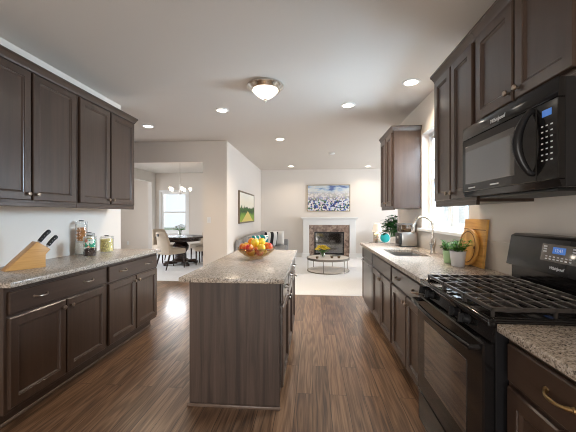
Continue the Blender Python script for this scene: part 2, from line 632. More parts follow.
structure('wall_hall_front', MB().box(-7.0, -2.63, 1.8, 1.95, 0, H), 'wall')
structure('baseboard_family_back', MB().box(-1.64, -0.30, 9.684, 9.7, 0.004, 0.13).box(1.30, 4.6, 9.684, 9.7, 0.004, 0.13), 'white')
structure('baseboard_family_left', MB().box(-1.64, -1.624, 5.80, 9.684, 0.004, 0.13), 'white')
structure('baseboard_dining_header', MB().box(-2.106, -1.624, 5.784, 5.80, 0, 0.13), 'white')
structure('baseboard_dining_back', MB().box(-5.37, -1.76, 10.184, 10.2, 0.004, 0.13), 'white')
structure('trim_1', MB().box(XR - 0.006, XR, 2.01, 4.94, 0.914, WZ0 - 0.032), 'backsplash')
structure('ground', MB().box(-30, 30, -30, 40, -0.5, -0.4), 'outside')


def window(n, cx, cy, cz, width, height, rz, sashes=1, grid=(0, 0), rail=True, sill=0.0):
    # local: x along the wall, -y into the room
    e = bpy.data.objects.new('window_%d' % n, None)
    COL.objects.link(e)
    e.location = (cx, cy, cz)
    e.rotation_euler = (0, 0, rz)
    e['kind'] = 'structure'
    w2, h2 = width / 2, height / 2
    f = 0.045
    mb = MB()
    mb.box(-w2, -w2 + f, -0.03, 0.04, -h2, h2).box(w2 - f, w2, -0.03, 0.04, -h2, h2).box(-w2 + f, w2 - f, -0.03, 0.04, h2 - f, h2).box(-w2 + f, w2 - f, -0.03, 0.04, -h2, -h2 + f)
    mb.build('window_frame', 'white', e, smooth=False)
    inner = width - 2 * f
    sw = inner / sashes
    if sashes > 1:
        for k in range(1, sashes):
            x = -w2 + f + k * sw
            MB().box(x - 0.03, x + 0.03, -0.03, 0.04, -h2 + f, h2 - f).build('mullion', 'white', e, smooth=False)
    for k in range(sashes):
        a = -w2 + f + k * sw + (0.03 if k else 0)
        b_ = -w2 + f + (k + 1) * sw - (0.03 if k < sashes - 1 else 0)
        s = MB()
        q = 0.032
        s.box(a, a + q, -0.015, 0.025, -h2 + f, h2 - f).box(b_ - q, b_, -0.015, 0.025, -h2 + f, h2 - f)
        s.box(a + q, b_ - q, -0.015, 0.025, h2 - f - q, h2 - f).box(a + q, b_ - q, -0.015, 0.025, -h2 + f, -h2 + f + q)
        if rail:
            s.box(a + q, b_ - q, -0.02, 0.03, -0.025, 0.025)
        gx, gz = grid
        for i in range(1, gx):
            x = a + q + (b_ - a - 2 * q) * i / gx
            s.box(x - 0.008, x + 0.008, -0.004, 0.014, -h2 + f + q, h2 - f - q)
        for i in range(1, gz):
            z = -h2 + f + q + (height - 2 * f - 2 * q) * i / gz
            if abs(z) > 0.05 or not rail:
                s.box(a + q, b_ - q, -0.004, 0.014, z - 0.008, z + 0.008)
        s.build('sash', 'white', e, smooth=False)
        MB().box(a + q - 0.005, b_ - q + 0.005, 0.004, 0.008, -h2 + f + q - 0.005, h2 - f - q + 0.005).build('pane', 'pane', e, smooth=False)
    if sill:
        MB().box(-w2 - 0.05, w2 + 0.05, -sill, -0.028, -h2 - 0.03, -h2 + 0.002, 0.004).build('window_sill', 'white', e, smooth=False)
    return e


window(1, XR + 0.115, (WY0 + WY1) / 2, (WZ0 + WZ1) / 2, WY1 - WY0 - 0.002, WZ1 - WZ0 - 0.002, -PI / 2, 2, (2, 4), True, 0.165)
window(2, (DX0 + DX1) / 2, 10.26, (DZ0 + DZ1) / 2, DX1 - DX0 - 0.002, DZ1 - DZ0 - 0.002, 0, 1, (0, 0), True, 0.10)
window(3, 4.69, (FY0 + FY1) / 2, (FZ0 + FZ1) / 2, FY1 - FY0 - 0.002, FZ1 - FZ0 - 0.002, -PI / 2, 3, (0, 0), True, 0.13)
window(4, -0.7, -2.69, 1.075, 2.498, 2.148, PI, 2, (0, 0), False, 0)
window(5, -7.09, 6.9, 1.55, 1.798, 1.898, PI / 2, 2, (0, 0), True, 0.13)  # unseen window, added to go with the foyer fill light


def casing(name, x0, x1, z0, z1, y):
    c = 0.065
    structure(name, MB().box(x0 - c, x0, y - 0.016, y, z0 - c, z1 + c).box(x1, x1 + c, y - 0.016, y, z0 - c, z1 + c)
              .box(x0, x1, y - 0.016, y, z1, z1 + c).box(x0, x1, y - 0.016, y, z0 - c, z0 - 0.03), 'white')


casing('trim_2', DX0, DX1, DZ0, DZ1, 10.2)

# ------------------------------------------------------------------ cabinet builders (local: x along the run, front at -y, z up)
def knob(x, z, parent, y=-0.02, mat='bronze'):
    pr = [(0, 0), (0.006, 0), (0.0055, 0.010), (0.008, 0.013), (0.0155, 0.017), (0.0165, 0.021), (0.013, 0.026), (0, 0.0285)]
    return MB().lathe(pr, seg=14, mat=Matrix.Translation((x, y + 0.0005, z)) @ Matrix.Rotation(PI / 2, 4, 'X')).build('knob', mat, parent)


def pull(x, z, parent, y=-0.02, half=0.052, mat='bronze', out=0.026):
    pts = []
    for k in range(13):
        t = -1 + 2 * k / 12
        pts.append((x + half * t, y + 0.001 - out * (1 - abs(t) ** 3.0), z - 0.004 * (1 - t * t)))
    rs = [0.0075 if abs(-1 + 2 * k / 12) > 0.8 else 0.0052 + 0.001 * (k % 12 == 6) for k in range(13)]
    mb = MB().tube(pts, rs, 8)
    for s in (-1, 1):
        mb.lathe([(0, 0), (0.010, 0), (0.010, 0.003), (0.007, 0.007), (0, 0.008)], seg=10, mat=Matrix.Translation((x + s * half, y + 0.0005, z)) @ Matrix.Rotation(PI / 2, 4, 'X'))
    return mb.build('pull', mat, parent)


ZT = 0.882


def base_cabinet(label, width, depth, loc, rz, drawers, doors, group, cat='cabinet', name='base_cabinet', side=0.0, pullmat='bronze', low=0.132, hollow=False):
    c = thing(name, label, cat, loc, rz, group)
    if hollow:
        body = MB().box(0.0005, width - 0.0005, 0, depth, 0.105, 0.68).box(0.0005, width - 0.0005, 0, 0.03, 0.68, ZT - 0.001).box(0.0005, width - 0.0005, depth - 0.02, depth, 0.68, ZT - 0.001)
        body.box(0.0005, 0.02, 0.03, depth - 0.02, 0.68, ZT - 0.001).box(width - 0.02, width - 0.0005, 0.03, depth - 0.02, 0.68, ZT - 0.001)
    else:
        body = MB().box(0.0005, width - 0.0005, 0, depth, 0.105, ZT - 0.001, 0.0015)
    body.build('cabinet_body', 'wood_v', c)
    MB().box(0.0005, width - 0.0005, 0.075, depth, 0, 0.105).build('toe_kick', 'wood_h', c, smooth=False)
    MB().box(0.0005, width - 0.0005, 0.063, 0.075, 0, 0.02, 0.004).build('shoe_moulding', 'lit_shoe', c)
    for (x0, x1, pulls) in drawers:
        d = MB().box(x0, x1, -0.02, 0.0, 0.712, 0.852, 0.005, 1).build('drawer', 'wood_h', c)
        for px in pulls:
            pull(px, 0.786, d, mat=pullmat)
    for (x0, x1, kx) in doors:
        d = MB().door(x0, x1, low, 0.692).build('door', 'wood_v', c, smooth=False)
        if kx is not None:
            knob(kx, 0.64, d)
    return c


def upper_cabinet(label, width, depth, loc, rz, z0, z1, doors, group, ends=(False, False), knobz=None):
    c = thing('wall_cabinet', label, 'cabinet', loc, rz, group)
    MB().box(0.0005, width - 0.0005, 0, depth, z0, z1, 0.0015).build('cabinet_body', 'wood_v', c)
    for (x0, x1, kx) in doors:
        d = MB().door(x0, x1, z0 + 0.028, z1 - 0.022).build('door', 'wood_v', c, smooth=False)
        if kx is not None:
            knob(kx, (knobz or z0 + 0.075), d)
    # crown moulding with returns on the exposed ends
    prof = [(-0.010, -0.012), (-0.012, 0.0), (-0.016, 0.006), (-0.027, 0.030), (-0.034, 0.036), (-0.034, 0.052), (0.0, 0.052), (0.0, -0.012)]
    mb = MB()
    b = bmesh.new()
    xs0 = [p[0] if ends[0] else -0.0 for p in prof]
    loops = []
    for (p, q) in prof:
        e0 = p if ends[0] else 0.0005
        e1 = -p if ends[1] else -0.0005
        row = []
        if ends[0]:
            row.append(b.verts.new((e0, depth, z1 + q)))
        row.append(b.verts.new((e0, p, z1 + q)))
        row.append(b.verts.new((width + e1, p, z1 + q)))
        if ends[1]:
            row.append(b.verts.new((width + e1, depth, z1 + q)))
        loops.append(row)
    n = len(loops)
    for k in range(n - 1):
        for j in range(len(loops[0]) - 1):
            b.faces.new((loops[k][j], loops[k][j + 1], loops[k + 1][j + 1], loops[k + 1][j]))
    bmesh.ops.recalc_face_normals(b, faces=b.faces)
    mb._merge(b)
    mb.box(0.0005, width - 0.0005, 0.0, depth, z1 + 0.0002, z1 + 0.051)
    mb.build('crown_moulding', 'wood_h', c)
    MB().box(0.0005, width - 0.0005, -0.002, 0.02, z0 - 0.02, z0 + 0.012, 0.003).build('light_rail', 'wood_h', c)
    return c


def pair(width, gap=0.016, rev=0.022):
    m = width / 2
    return [(rev, m - gap / 2, m - gap / 2 - 0.03), (m + gap / 2, width - rev, m + gap / 2 + 0.03)]


# left run (faces +X); local x runs along +Y
R90 = PI / 2
GL = 'base cabinets under the knife block worktop'
base_cabinet('dark base cabinet with wide drawer below the knife block', 0.93, 0.607, (-1.87, 1.73, 0), R90, [(0.022, 0.908, (0.24, 0.69))], pair(0.93), GL)
base_cabinet('dark base cabinet below the glass jars, at the dining end of its run', 0.91, 0.607, (-1.87, 2.66, 0), R90, [(0.022, 0.888, (0.23, 0.68))], pair(0.91), GL)
GU = 'wall cabinets above the knife block worktop'
upper_cabinet('tall dark wall cabinet hanging above the knife block', 0.93, 0.327, (-2.152, 1.73, 0), R90, 1.41, 2.435, pair(0.93), GU, (False, False))
upper_cabinet('tall dark wall cabinet hanging above the glass jars', 0.91, 0.327, (-2.152, 2.66, 0), R90, 1.41, 2.435, pair(0.91), GU, (False, True))
# a stretch of worktop ends flush with the run
wt = MB().box(-2.478, -1.823, 1.73, 3.60, ZT, 0.914, 0.004, 2).build('worktop', 'granite')
tag(wt, 'grey speckled granite worktop carrying the knife block and glass jars', 'worktop')

# right run (faces -X); local x runs along -Y
GR = 'base cabinets along the range wall'
XF = 0.742
base_cabinet('dark base cabinet with two drawer pulls, between range and sink', 0.915, 0.612, (XF, 2.925, 0), -R90, [(0.022, 0.893, (0.23, 0.685))], pair(0.915), GR, side=1)
sb = base_cabinet('dark sink base cabinet with plain false drawer under the faucet', 0.915, 0.612, (XF, 3.842, 0), -R90, [(0.022, 0.893, ())], pair(0.915), GR, hollow=True)
ep = base_cabinet('narrow dark end cabinet beyond the dishwasher, facing the family room', 0.17, 0.612, (XF, 4.615, 0), -R90, [(0.012, 0.158, ())], [(0.012, 0.158, None)], GR)
base_cabinet('dark base cabinet with gold bow pull beside the range front', 0.54, 0.612, (XF, 1.238, 0), -R90, [(0.022, 0.518, (0.27,))], pair(0.54), GR, pullmat='brass')
GW = 'wall cabinets along the range wall'
DU = 0.338
upper_cabinet('tall dark wall cabinet between microwave and kitchen window', 0.648, DU, (1.02, 2.665, 0), -R90, 1.41, 2.435, pair(0.648), GW, (True, False))
upper_cabinet('short dark wall cabinet mounted above the microwave', 0.765, DU, (1.02, 2.015, 0), -R90, 1.872, 2.435, pair(0.765), GW, (False, False), knobz=1.95)
upper_cabinet('tall dark wall cabinet beyond the window, above the coffee maker', 0.68, DU, (1.02, 4.69, 0), -R90, 1.41, 2.395, pair(0.68), GW, (True, True))

# worktop with the sink cut-out
SX0, SX1, SY0, SY1 = 0.83, 1.17, 3.17, 3.77
wt = MB().box(0.698, SX0, 2.006, 4.66, ZT, 0.914).box(SX1, 1.354, 2.006, 4.66, ZT, 0.914).box(SX0, SX1, 2.006, SY0, ZT, 0.914).box(SX0, SX1, SY1, 4.66, ZT, 0.914).build('worktop', 'granite', smooth=False)
tag(wt, 'long speckled granite worktop holding the sink, pots and cutting boards', 'worktop')
wt = MB().box(0.698, 1.358, 0.69, 1.240, ZT, 0.914, 0.006, 2).build('worktop', 'granite')
tag(wt, 'short speckled granite worktop over the gold pull cabinet beside the range', 'worktop')

# ------------------------------------------------------------------ island
isl = thing('kitchen_island', 'dark wooden kitchen island standing alone on the hardwood floor', 'kitchen island', (-0.225, 2.095, 0), R90)
IW, ID = 1.47, 0.633
MB().box(0.02, IW, 0.0, ID - 0.012, 0.105, ZT - 0.001, 0.002).build('cabinet_body', 'wood_v', isl)
MB().box(0.02, IW - 0.02, 0.07, ID - 0.02, 0, 0.105).build('toe_kick', 'wood_h', isl, smooth=False)
MB().box(0.0, 0.02, 0.0, ID, 0.0, ZT - 0.001, 0.002).build('end_panel', 'wood_panel', isl)
MB().box(IW, IW + 0.02, 0.0, ID, 0.0, ZT - 0.001, 0.002).build('end_panel', 'wood_panel', isl)
MB().box(0.02, IW, ID - 0.012, ID, 0.0, ZT - 0.001, 0.002).build('back_panel', 'wood_panel', isl)
MB().box(-0.014, 0.0, -0.006, ID + 0.014, 0.0, 0.022, 0.005, 2).build('shoe_moulding', 'lit_shoe', isl)
iw = (IW - 0.02) / 3
for k in range(3):
    a = 0.02 + k * iw
    d = MB().box(a + 0.014, a + iw - 0.014, -0.02, 0, 0.712, 0.852, 0.005).build('drawer', 'wood_h', isl)
    pull(a + iw / 2, 0.786, d)
    d = MB().door(a + 0.014, a + iw - 0.014, 0.132, 0.692).build('door', 'wood_v', isl, smooth=False)
    knob(a + 0.05 if k % 2 else a + iw - 0.05, 0.64, d)
wt = MB().box(-0.884, -0.183, 1.975, 3.62, ZT, 0.914, 0.005, 2).build('worktop', 'granite')
tag(wt, 'beige speckled granite island worktop under the fruit bowl', 'worktop')

# ------------------------------------------------------------------ dishwasher
dw = thing('dishwasher', 'grey steel dishwasher with bar handle beside the sink cabinet', 'dishwasher', (XF, 4.443, 0), -R90)
MB().box(0.003, 0.597, 0.0, 0.58, 0.10, 0.876).build('tub', 'black_satin', dw, smooth=False)
MB().box(0.003, 0.597, 0.06, 0.5, 0.0, 0.10).build('kick_plate', 'black_satin', dw, smooth=False)
dr = MB().box(0.005, 0.595, -0.024, 0.0, 0.115, 0.745, 0.004).build('door', 'steel_dark', dw)
MB().tube([(0.05, -0.024, 0.70), (0.05, -0.056, 0.70), (0.55, -0.056, 0.70), (0.55, -0.024, 0.70)], 0.009, 8).build('handle', 'steel_dark', dr)
MB().box(0.005, 0.595, -0.024, 0.0, 0.75, 0.872, 0.004).build('control_panel', 'steel_dark', dw)

# ------------------------------------------------------------------ range (local front at y=0, x to the right as you face it)
rg = thing('gas_range', 'black gas range with cast iron grates between the granite worktops', 'range', (0.70, 2.002, 0), -R90)
W = 0.756
MB().box(0, W, 0.0, 0.63, 0.03, 0.895, 0.002).build('range_body', 'black_satin', rg)
for fx in (0.04, W - 0.04):
    for fy in (0.05, 0.58):
        MB().lathe([(0, 0), (0.018, 0), (0.018, 0.031), (0, 0.031)], (fx, fy, 0), 10).build('foot', 'black', rg)
ct = MB().box(-0.0, W, -0.03, 0.50, 0.895, 0.922, 0.008, 2)
ct.box(0.0, W, -0.03, -0.005, 0.915, 0.928, 0.005, 2).box(0, 0.03, -0.005, 0.50, 0.915, 0.928, 0.005, 2).box(W - 0.03, W, -0.005, 0.50, 0.915, 0.928, 0.005, 2)
ct.build('cooktop', 'black_gloss', rg)
for (bx, by, br) in ((0.17, 0.13, 0.05), (0.17, 0.37, 0.04), (0.586, 0.13, 0.055), (0.586, 0.37, 0.04), (0.378, 0.25, 0.035)):
    MB().lathe([(0, 0), (br * 1.25, 0), (br * 1.2, 0.008), (br, 0.012), (br, 0.02), (br * 0.9, 0.024), (0, 0.024)], (bx, by, 0.9215), 18).build('burner', 'cast_iron', rg)
for gx0, gx1 in ((0.035, 0.262), (0.266, 0.490), (0.494, 0.721)):
    mb = MB()
    y0, y1 = 0.005, 0.485
    zt = 0.962
    bw = 0.005

    def bar(xa, ya, xb, yb, z0=zt - 0.016, z1=zt):
        if xa == xb:
            mb.box(xa - bw, xa + bw, ya, yb, z0, z1, 0.002)
        else:
            mb.box(xa, xb, ya - bw, ya + bw, z0, z1, 0.002)
    for x in (gx0 + bw, gx1 - bw):
        bar(x, y0, x, y1)
    for y in (y0 + bw, (y0 + y1) / 2, y1 - bw):
        bar(gx0, y, gx1, y)
    for yy in (0.065, 0.125, 0.185, 0.305, 0.365, 0.425):
        bar(gx0, yy, gx1, yy, zt - 0.012, zt - 0.0005)
    xm = (gx0 + gx1) / 2
    bar(xm, y0, xm, y1, zt - 0.013, zt - 0.001)
    for x in (gx0 + bw, gx1 - bw):
        for y in (y0 + bw, y1 - bw, (y0 + y1) / 2):
            mb.box(x - bw, x + bw, y - bw, y + bw, 0.9225, zt - 0.012)
    mb.build('grate', 'cast_iron', rg)
# control strip under the cooktop lip with four knobs in two pairs
MB().prism([(-0.016, 0.838), (0.0, 0.838), (0.0, 0.894), (-0.004, 0.894)], 0.002, W - 0.002, 'x').build('control_panel', 'black_gloss', rg)
for kx in (0.06, 0.155, 0.47, 0.565):
    mt = Matrix.Translation((kx, -0.0095, 0.866)) @ Matrix.Rotation(PI / 2 - 0.15, 4, 'X')
    mb = MB().lathe([(0, 0), (0.025, 0), (0.026, 0.004), (0.022, 0.008), (0.020, 0.026), (0.017, 0.029), (0, 0.029)], seg=20, mat=mt)
    mb.box(-0.006, 0.006, -0.022, 0.022, 0.02, 0.044, 0.003, 1, mt)
    mb.build('control_knob', 'black_satin', rg)
od = MB().box(0.004, W - 0.004, -0.045, 0.0, 0.255, 0.832, 0.006).build('oven_door', 'black_gloss', rg)
MB().box(0.13, W - 0.13, -0.0475, -0.044, 0.38, 0.71, 0.001).build('oven_window', 'black_glass', od)
hp = [(0.03, -0.045, 0.806)]
for k in range(15):
    t = k / 14
    hp.append((0.03 + (W - 0.06) * t, -0.082 - 0.022 * math.sin(PI * t), 0.806))
hp.append((W - 0.03, -0.045, 0.806))
MB().tube(hp, 0.0125, 10).build('handle', 'black_gloss', od)
MB().box(0.004, W - 0.004, -0.04, 0.0, 0.06, 0.245, 0.006).build('storage_drawer', 'black_gloss', rg)
# backguard: a vent riser and an overhanging console
MB().box(0, W, 0.515, 0.63, 0.895, 1.03, 0.004).build('vent_riser', 'black_gloss', rg)
bgd = MB().prism([(0.485, 1.03), (0.515, 1.205), (0.54, 1.218), (0.63, 1.218), (0.63, 1.03)], -0.004, W + 0.004, 'x', 0.004).build('backguard', 'black_satin', rg)
sl = math.atan2(0.03, 0.175)


def onguard(x, s, d=0.0015):   # point on the sloping console face
    return (x, 0.485 + s * math.sin(sl) - d * math.cos(sl), 1.03 + s * math.cos(sl) + d * math.sin(sl))


def guard_box(name, x0, x1, s0, s1, t, mat):
    mt = Matrix.Translation((0, 0.485, 1.03)) @ Matrix.Rotation(-sl, 4, 'X')
    return MB().box(x0, x1, -t, 0.001, s0, s1, 0.0008, 1, mt).build(name, mat, bgd)


guard_box('display_panel', 0.27, 0.50, 0.062, 0.152, 0.002, 'black_glass')
guard_box('clock_display', 0.345, 0.425, 0.105, 0.138, 0.003, 'screen')
for r_ in range(2):
    for k in range(7):
        x = 0.31 + k * 0.025
        guard_box('button', x - 0.007, x + 0.007, 0.072 + r_ * 0.013, 0.078 + r_ * 0.013, 0.003, 'print')
for r_ in range(3):
    for sx in (0.295, 0.475):
        guard_box('button', sx - 0.011, sx + 0.011, 0.108 + r_ * 0.013, 0.115 + r_ * 0.013, 0.003, 'print')
text_part('clock_digits', '12:41', 0.024, 'print', bgd, onguard(0.385, 0.1215, 0.0032), (PI / 2 - sl, 0, 0))
text_part('logo', 'Whirlpool', 0.022, 'print', bgd, onguard(0.385, 0.032), (PI / 2 - sl, 0, 0), 0.25)

# ------------------------------------------------------------------ microwave
mw = thing('microwave', 'black over-range microwave with big bowed handle under short cabinet', 'microwave', (0.93, 2.008, 1.437), -R90)
W, HM, D = 0.753, 0.42, 0.426
MB().box(0, W, 0.028, D, 0, HM, 0.002).build('microwave_body', 'black_satin', mw)
MB().prism([(0.0, 0.345), (0.028, 0.345), (0.028, HM), (0.004, HM)], 0.0, W, 'x', 0.002).build('top_vent_panel', 'black_gloss', mw)
md = MB().box(0.0, 0.637, 0.0, 0.028, 0.03, 0.343, 0.003).build('door', 'black_gloss', mw)
MB().box(0.04, 0.50, -0.0015, 0.001, 0.075, 0.30, 0.001).build('door_window', 'black_glass', md)
hp = [(0.617, 0.0, 0.066)]
for k in range(17):
    t = k / 16
    hp.append((0.617 - 0.012 * math.sin(PI * t) ** 0.8, -0.010 - 0.046 * math.sin(PI * t) ** 0.8, 0.066 + 0.262 * t))
hp.append((0.617, 0.0, 0.328))
MB().tube(hp, [0.012] + [0.0125 + 0.007 * math.sin(PI * k / 16) for k in range(17)] + [0.012], 12, flat=1.0).build('handle', 'black_satin', md)
cp = MB().box(0.640, W, 0.0, 0.028, 0.03, 0.343, 0.003).build('control_panel', 'black_gloss', mw)
MB().box(0.672, 0.722, -0.001, 0.001, 0.285, 0.312).build('clock_display', 'screen', cp, smooth=False)
for r_ in range(7):
    for k in range(3):
        x, z = 0.672 + k * 0.025, 0.11 + r_ * 0.023
        MB().box(x - 0.005, x + 0.005, -0.001, 0.001, z - 0.0025, z + 0.0025).build('button', 'print', cp, smooth=False)
MB().prism([(0.004, 0.028), (0.028, 0.028), (0.028, 0.0), (0.016, 0.0)], 0.0, W, 'x').build('bottom_vent_panel', 'black_gloss', mw)
MB().box(0.08, W - 0.08, 0.06, 0.36, -0.012, -0.0005, 0.003).build('grease_filter', 'black', mw)
text_part('logo', 'Whirlpool', 0.03, 'print', mw, (0.36, 0.0012, 0.378), (PI / 2 - 0.053, 0, 0), 0.25)
for bx0 in (0.075, 0.30):
    MB().box(bx0, bx0 + 0.075, -0.0008, 0.0005, 0.047, 0.054).build('printed_strip', 'print', md, smooth=False)

# ------------------------------------------------------------------ sink, faucet
sk = thing('kitchen_sink', 'stainless steel sink set into the granite below the window', 'sink', (0, 0, 0))
t = 0.006
a, b_, c, d = SX0 - 0.01, SX1 + 0.01, SY0 - 0.01, SY1 + 0.01
zb = 0.70
zt = ZT - 0.001
for (y0, y1) in ((c, 3.462), (3.468, d)):
    MB().box(a, b_, y0, y1, zb, zb + t).box(a, a + t, y0, y1, zb + t, zt).box(b_ - t, b_, y0, y1, zb + t, zt).box(a + t, b_ - t, y0, y0 + t, zb + t, zt).box(a + t, b_ - t, y1 - t, y1, zb + t, zt).build('basin', 'steel', sk, smooth=False)
    MB().lathe([(0, 0), (0.04, 0), (0.042, 0.003), (0.03, 0.004), (0, 0.002)], ((a + b_) / 2, (y0 + y1) / 2, zb + t), 18).build('drain', 'nickel', sk)
fc = thing('kitchen_faucet', 'tall gooseneck brushed nickel faucet behind the sink', 'faucet', (1.272, 3.40, 0.914))
MB().lathe([(0, 0), (0.031, 0), (0.031, 0.006), (0.024, 0.012), (0.021, 0.05), (0.026, 0.07), (0.033, 0.095), (0.033, 0.115), (0.024, 0.14), (0.016, 0.165), (0.0145, 0.19), (0, 0.19)], seg=20).build('faucet_body', 'nickel', fc)
pts = [(0, 0, 0.18), (0, 0, 0.24), (0, 0, 0.29)]
for k in range(1, 17):
    an = PI * k / 16
    pts.append((-0.1 + 0.1 * math.cos(an), 0, 0.29 + 0.1 * math.sin(an)))
pts.append((-0.202, 0, 0.275))
MB().tube(pts, 0.0125, 12).build('spout', 'nickel', fc)
MB().tube([(-0.2015, 0, 0.285), (-0.203, 0, 0.262), (-0.206, 0, 0.225), (-0.207, 0, 0.215)], [0.0145, 0.017, 0.02, 0.017], 14).build('spray_head', 'nickel', fc)
MB().tube([(0.0, -0.02, 0.105), (0.0, -0.05, 0.112), (0.0, -0.065, 0.135), (0.0, -0.07, 0.175)], [0.014, 0.014, 0.01, 0.007], 10).build('lever', 'nickel', fc)

# ------------------------------------------------------------------ coffee maker
cm = thing('coffee_maker', 'boxy stainless coffee maker with smoked tank below the far wall cabinet', 'coffee maker', (1.215, 4.17, 0.914))
MB().box(-0.105, 0.115, -0.115, 0.115, 0, 0.012, 0.004).build('foot_plate', 'black', cm)
MB().box(-0.075, 0.115, -0.11, 0.11, 0.012, 0.19, 0.006, 2).build('steel_housing', 'steel', cm)
MB().box(-0.105, -0.075, -0.105, 0.105, 0.03, 0.175, 0.006, 2).build('front_panel', 'black', cm)
MB().lathe([(0, 0), (0.017, 0), (0.015, 0.012), (0, 0.012)], seg=14, mat=Matrix.Translation((-0.105, -0.03, 0.12)) @ Matrix.Rotation(-PI / 2, 4, 'Y')).build('dial', 'steel', cm)
MB().box(-0.085, 0.10, -0.10, 0.10, 0.19, 0.285, 0.008, 2).build('water_tank', 'smoke_glass', cm)
MB().box(-0.09, 0.105, -0.105, 0.105, 0.285, 0.30, 0.004).build('tank_lid', 'steel_dark', cm)
for yy in (-0.06, 0.0, 0.06):
    MB().box(-0.087, -0.083, yy - 0.006, yy + 0.006, 0.192, 0.285).build('tank_rib', 'steel_dark', cm, smooth=False)

# ------------------------------------------------------------------ cutting boards
lean = 0.10
bd = thing('cutting_board', 'tall rectangular wooden cutting board leaning on the wall', 'cutting board', (1.293, 2.64, 0.9145), 0, 'cutting boards beside the range')
mt = Matrix.Rotation(lean, 4, 'Y')
MB().box(0.0, 0.022, -0.155, 0.185, 0, 0.38, 0.004, 2, mt).build('board', 'board', bd)
MB().box(-0.0012, 0.0005, -0.155, 0.185, 0.292, 0.297, 0, 1, mt).build('groove', 'groove', bd, smooth=False)
rb = thing('cutting_board', 'round wooden cutting board in front of the taller rectangular board', 'cutting board', (1.255, 2.635, 0.9145), 0, 'cutting boards beside the range')
mr = Matrix.Rotation(lean, 4, 'Y') @ Matrix.Translation((0, 0.03, 0.15)) @ Matrix.Rotation(PI / 2, 4, 'Y')
MB().lathe([(0, 0), (0.145, 0), (0.15, 0.004), (0.15, 0.018), (0.145, 0.022), (0, 0.022)], seg=40, mat=mr).build('board', 'board_end', rb)
MB().lathe([(0.122, -0.0012), (0.130, -0.0012), (0.130, 0.0008), (0.122, 0.0008)], seg=40, mat=mr).build('groove', 'groove', rb)
MB().lathe([(0, -0.002), (0.012, -0.002), (0.012, 0.001), (0, 0.001)], seg=14, mat=Matrix.Rotation(lean, 4, 'Y') @ Matrix.Translation((0, -0.085, 0.155)) @ Matrix.Rotation(PI / 2, 4, 'Y')).build('finger_hole', 'groove', rb)


def herb_pot(loc, r, h, mat, label, seed, plant_h, spread):
    random.seed(seed)
    p = thing('potted_herb', label, 'potted plant', loc, 0, 'potted herbs beside the cutting boards')
    MB().lathe([(0, 0), (r * 0.78, 0), (r, h * 0.97), (r * 1.02, h), (r * 0.93, h), (r * 0.90, h * 0.9), (0, h * 0.9)], seg=26).build('pot', mat, p)
    MB().lathe([(0, 0.002), (r * 0.895, 0)], (0, 0, h * 0.91), 20).build('soil', 'soil', p)
    st, lf = MB(), MB()
    for k in range(26):
        an = random.uniform(0, 2 * PI)
        rr = r * 0.7 * math.sqrt(random.random())
        b0 = Vector((rr * math.cos(an), rr * math.sin(an), h * 0.9))
        an2 = an + random.uniform(-0.6, 0.6)
        s = spread * random.uniform(0.2, 1)
        tp = b0 + Vector((s * math.cos(an2), s * math.sin(an2), plant_h * random.uniform(0.45, 1)))
        st.tube([b0, (b0 + tp) / 2 + Vector((0, 0, 0.008)), tp], 0.0012, 4)
        for j in range(10):
            f = 0.25 + 0.75 * j / 9
            q = b0.lerp(tp, f)
            a3 = random.uniform(0, 2 * PI)
            L = random.uniform(0.022, 0.036)
            lf.leaf(q, q + Vector((L * math.cos(a3), L * math.sin(a3), random.uniform(-0.004, 0.014))), L * 0.62, 0.1)
    st.build('stem', 'stem', p)
    lf.build('foliage', 'herb', p)
    return p


herb_pot((1.175, 2.775, 0.9145), 0.052, 0.105, 'pot_green', 'small herb plant in a pale green pot', 3, 0.10, 0.05)
herb_pot((1.168, 2.60, 0.9145), 0.060, 0.12, 'pot_white', 'bushy herb plant in a white pot before the round board', 5, 0.11, 0.06)

# ------------------------------------------------------------------ knife block and knives
kb = thing('knife_block', 'slanted light wood knife block on the grey granite worktop', 'knife block', (-2.19, 2.235, 0.9145), math.radians(62))
# local x: handle side at +x
MB().prism([(-0.165, 0.0), (0.085, 0.0), (0.085, 0.10), (0.118, 0.138), (0.03, 0.205)], -0.05, 0.05, 'y', 0.003).build('block', 'blockwood', kb)
ang = math.atan2(0.205 - 0.138, 0.118 - 0.03)
kn = None
R_kb = Matrix.Translation(kb.location) @ Matrix.Rotation(math.radians(62), 4, 'Z')
for i, (px, pz, py, lab, L) in enumerate(((0.055, 0.188, 0.018, 'longer black-handled knife, the higher one in the wooden block', 0.115), (0.100, 0.154, -0.018, 'shorter black-handled knife, the lower one in the wooden block', 0.10))):
    d2 = Vector((math.sin(ang), 0, math.cos(ang)))
    k = thing('kitchen_knife', lab, 'knife', R_kb @ Vector((px, py, pz)), math.radians(62), 'knives in the block')
    MB().tube([d2 * 0.002, d2 * 0.018], 0.010, 10, flat=0.7).build('bolster', 'steel', k)
    MB().tube([d2 * 0.017, d2 * 0.04, d2 * (L * 0.7), d2 * L + Vector((0.006, 0, 0)), d2 * (L + 0.008) + Vector((0.008, 0, 0))], [0.0155, 0.0165, 0.0165, 0.0175, 0.010], 12, flat=0.75).build('handle', 'black', k)
    for q in (0.35, 0.6, 0.85):
        MB().ball(d2 * (L * q) + Vector((0, -0.0118, 0)), 0.0028, u=8, v=6).build('rivet', 'steel', k)

# ------------------------------------------------------------------ jars
GJ = 'glass storage jars on the worktop'


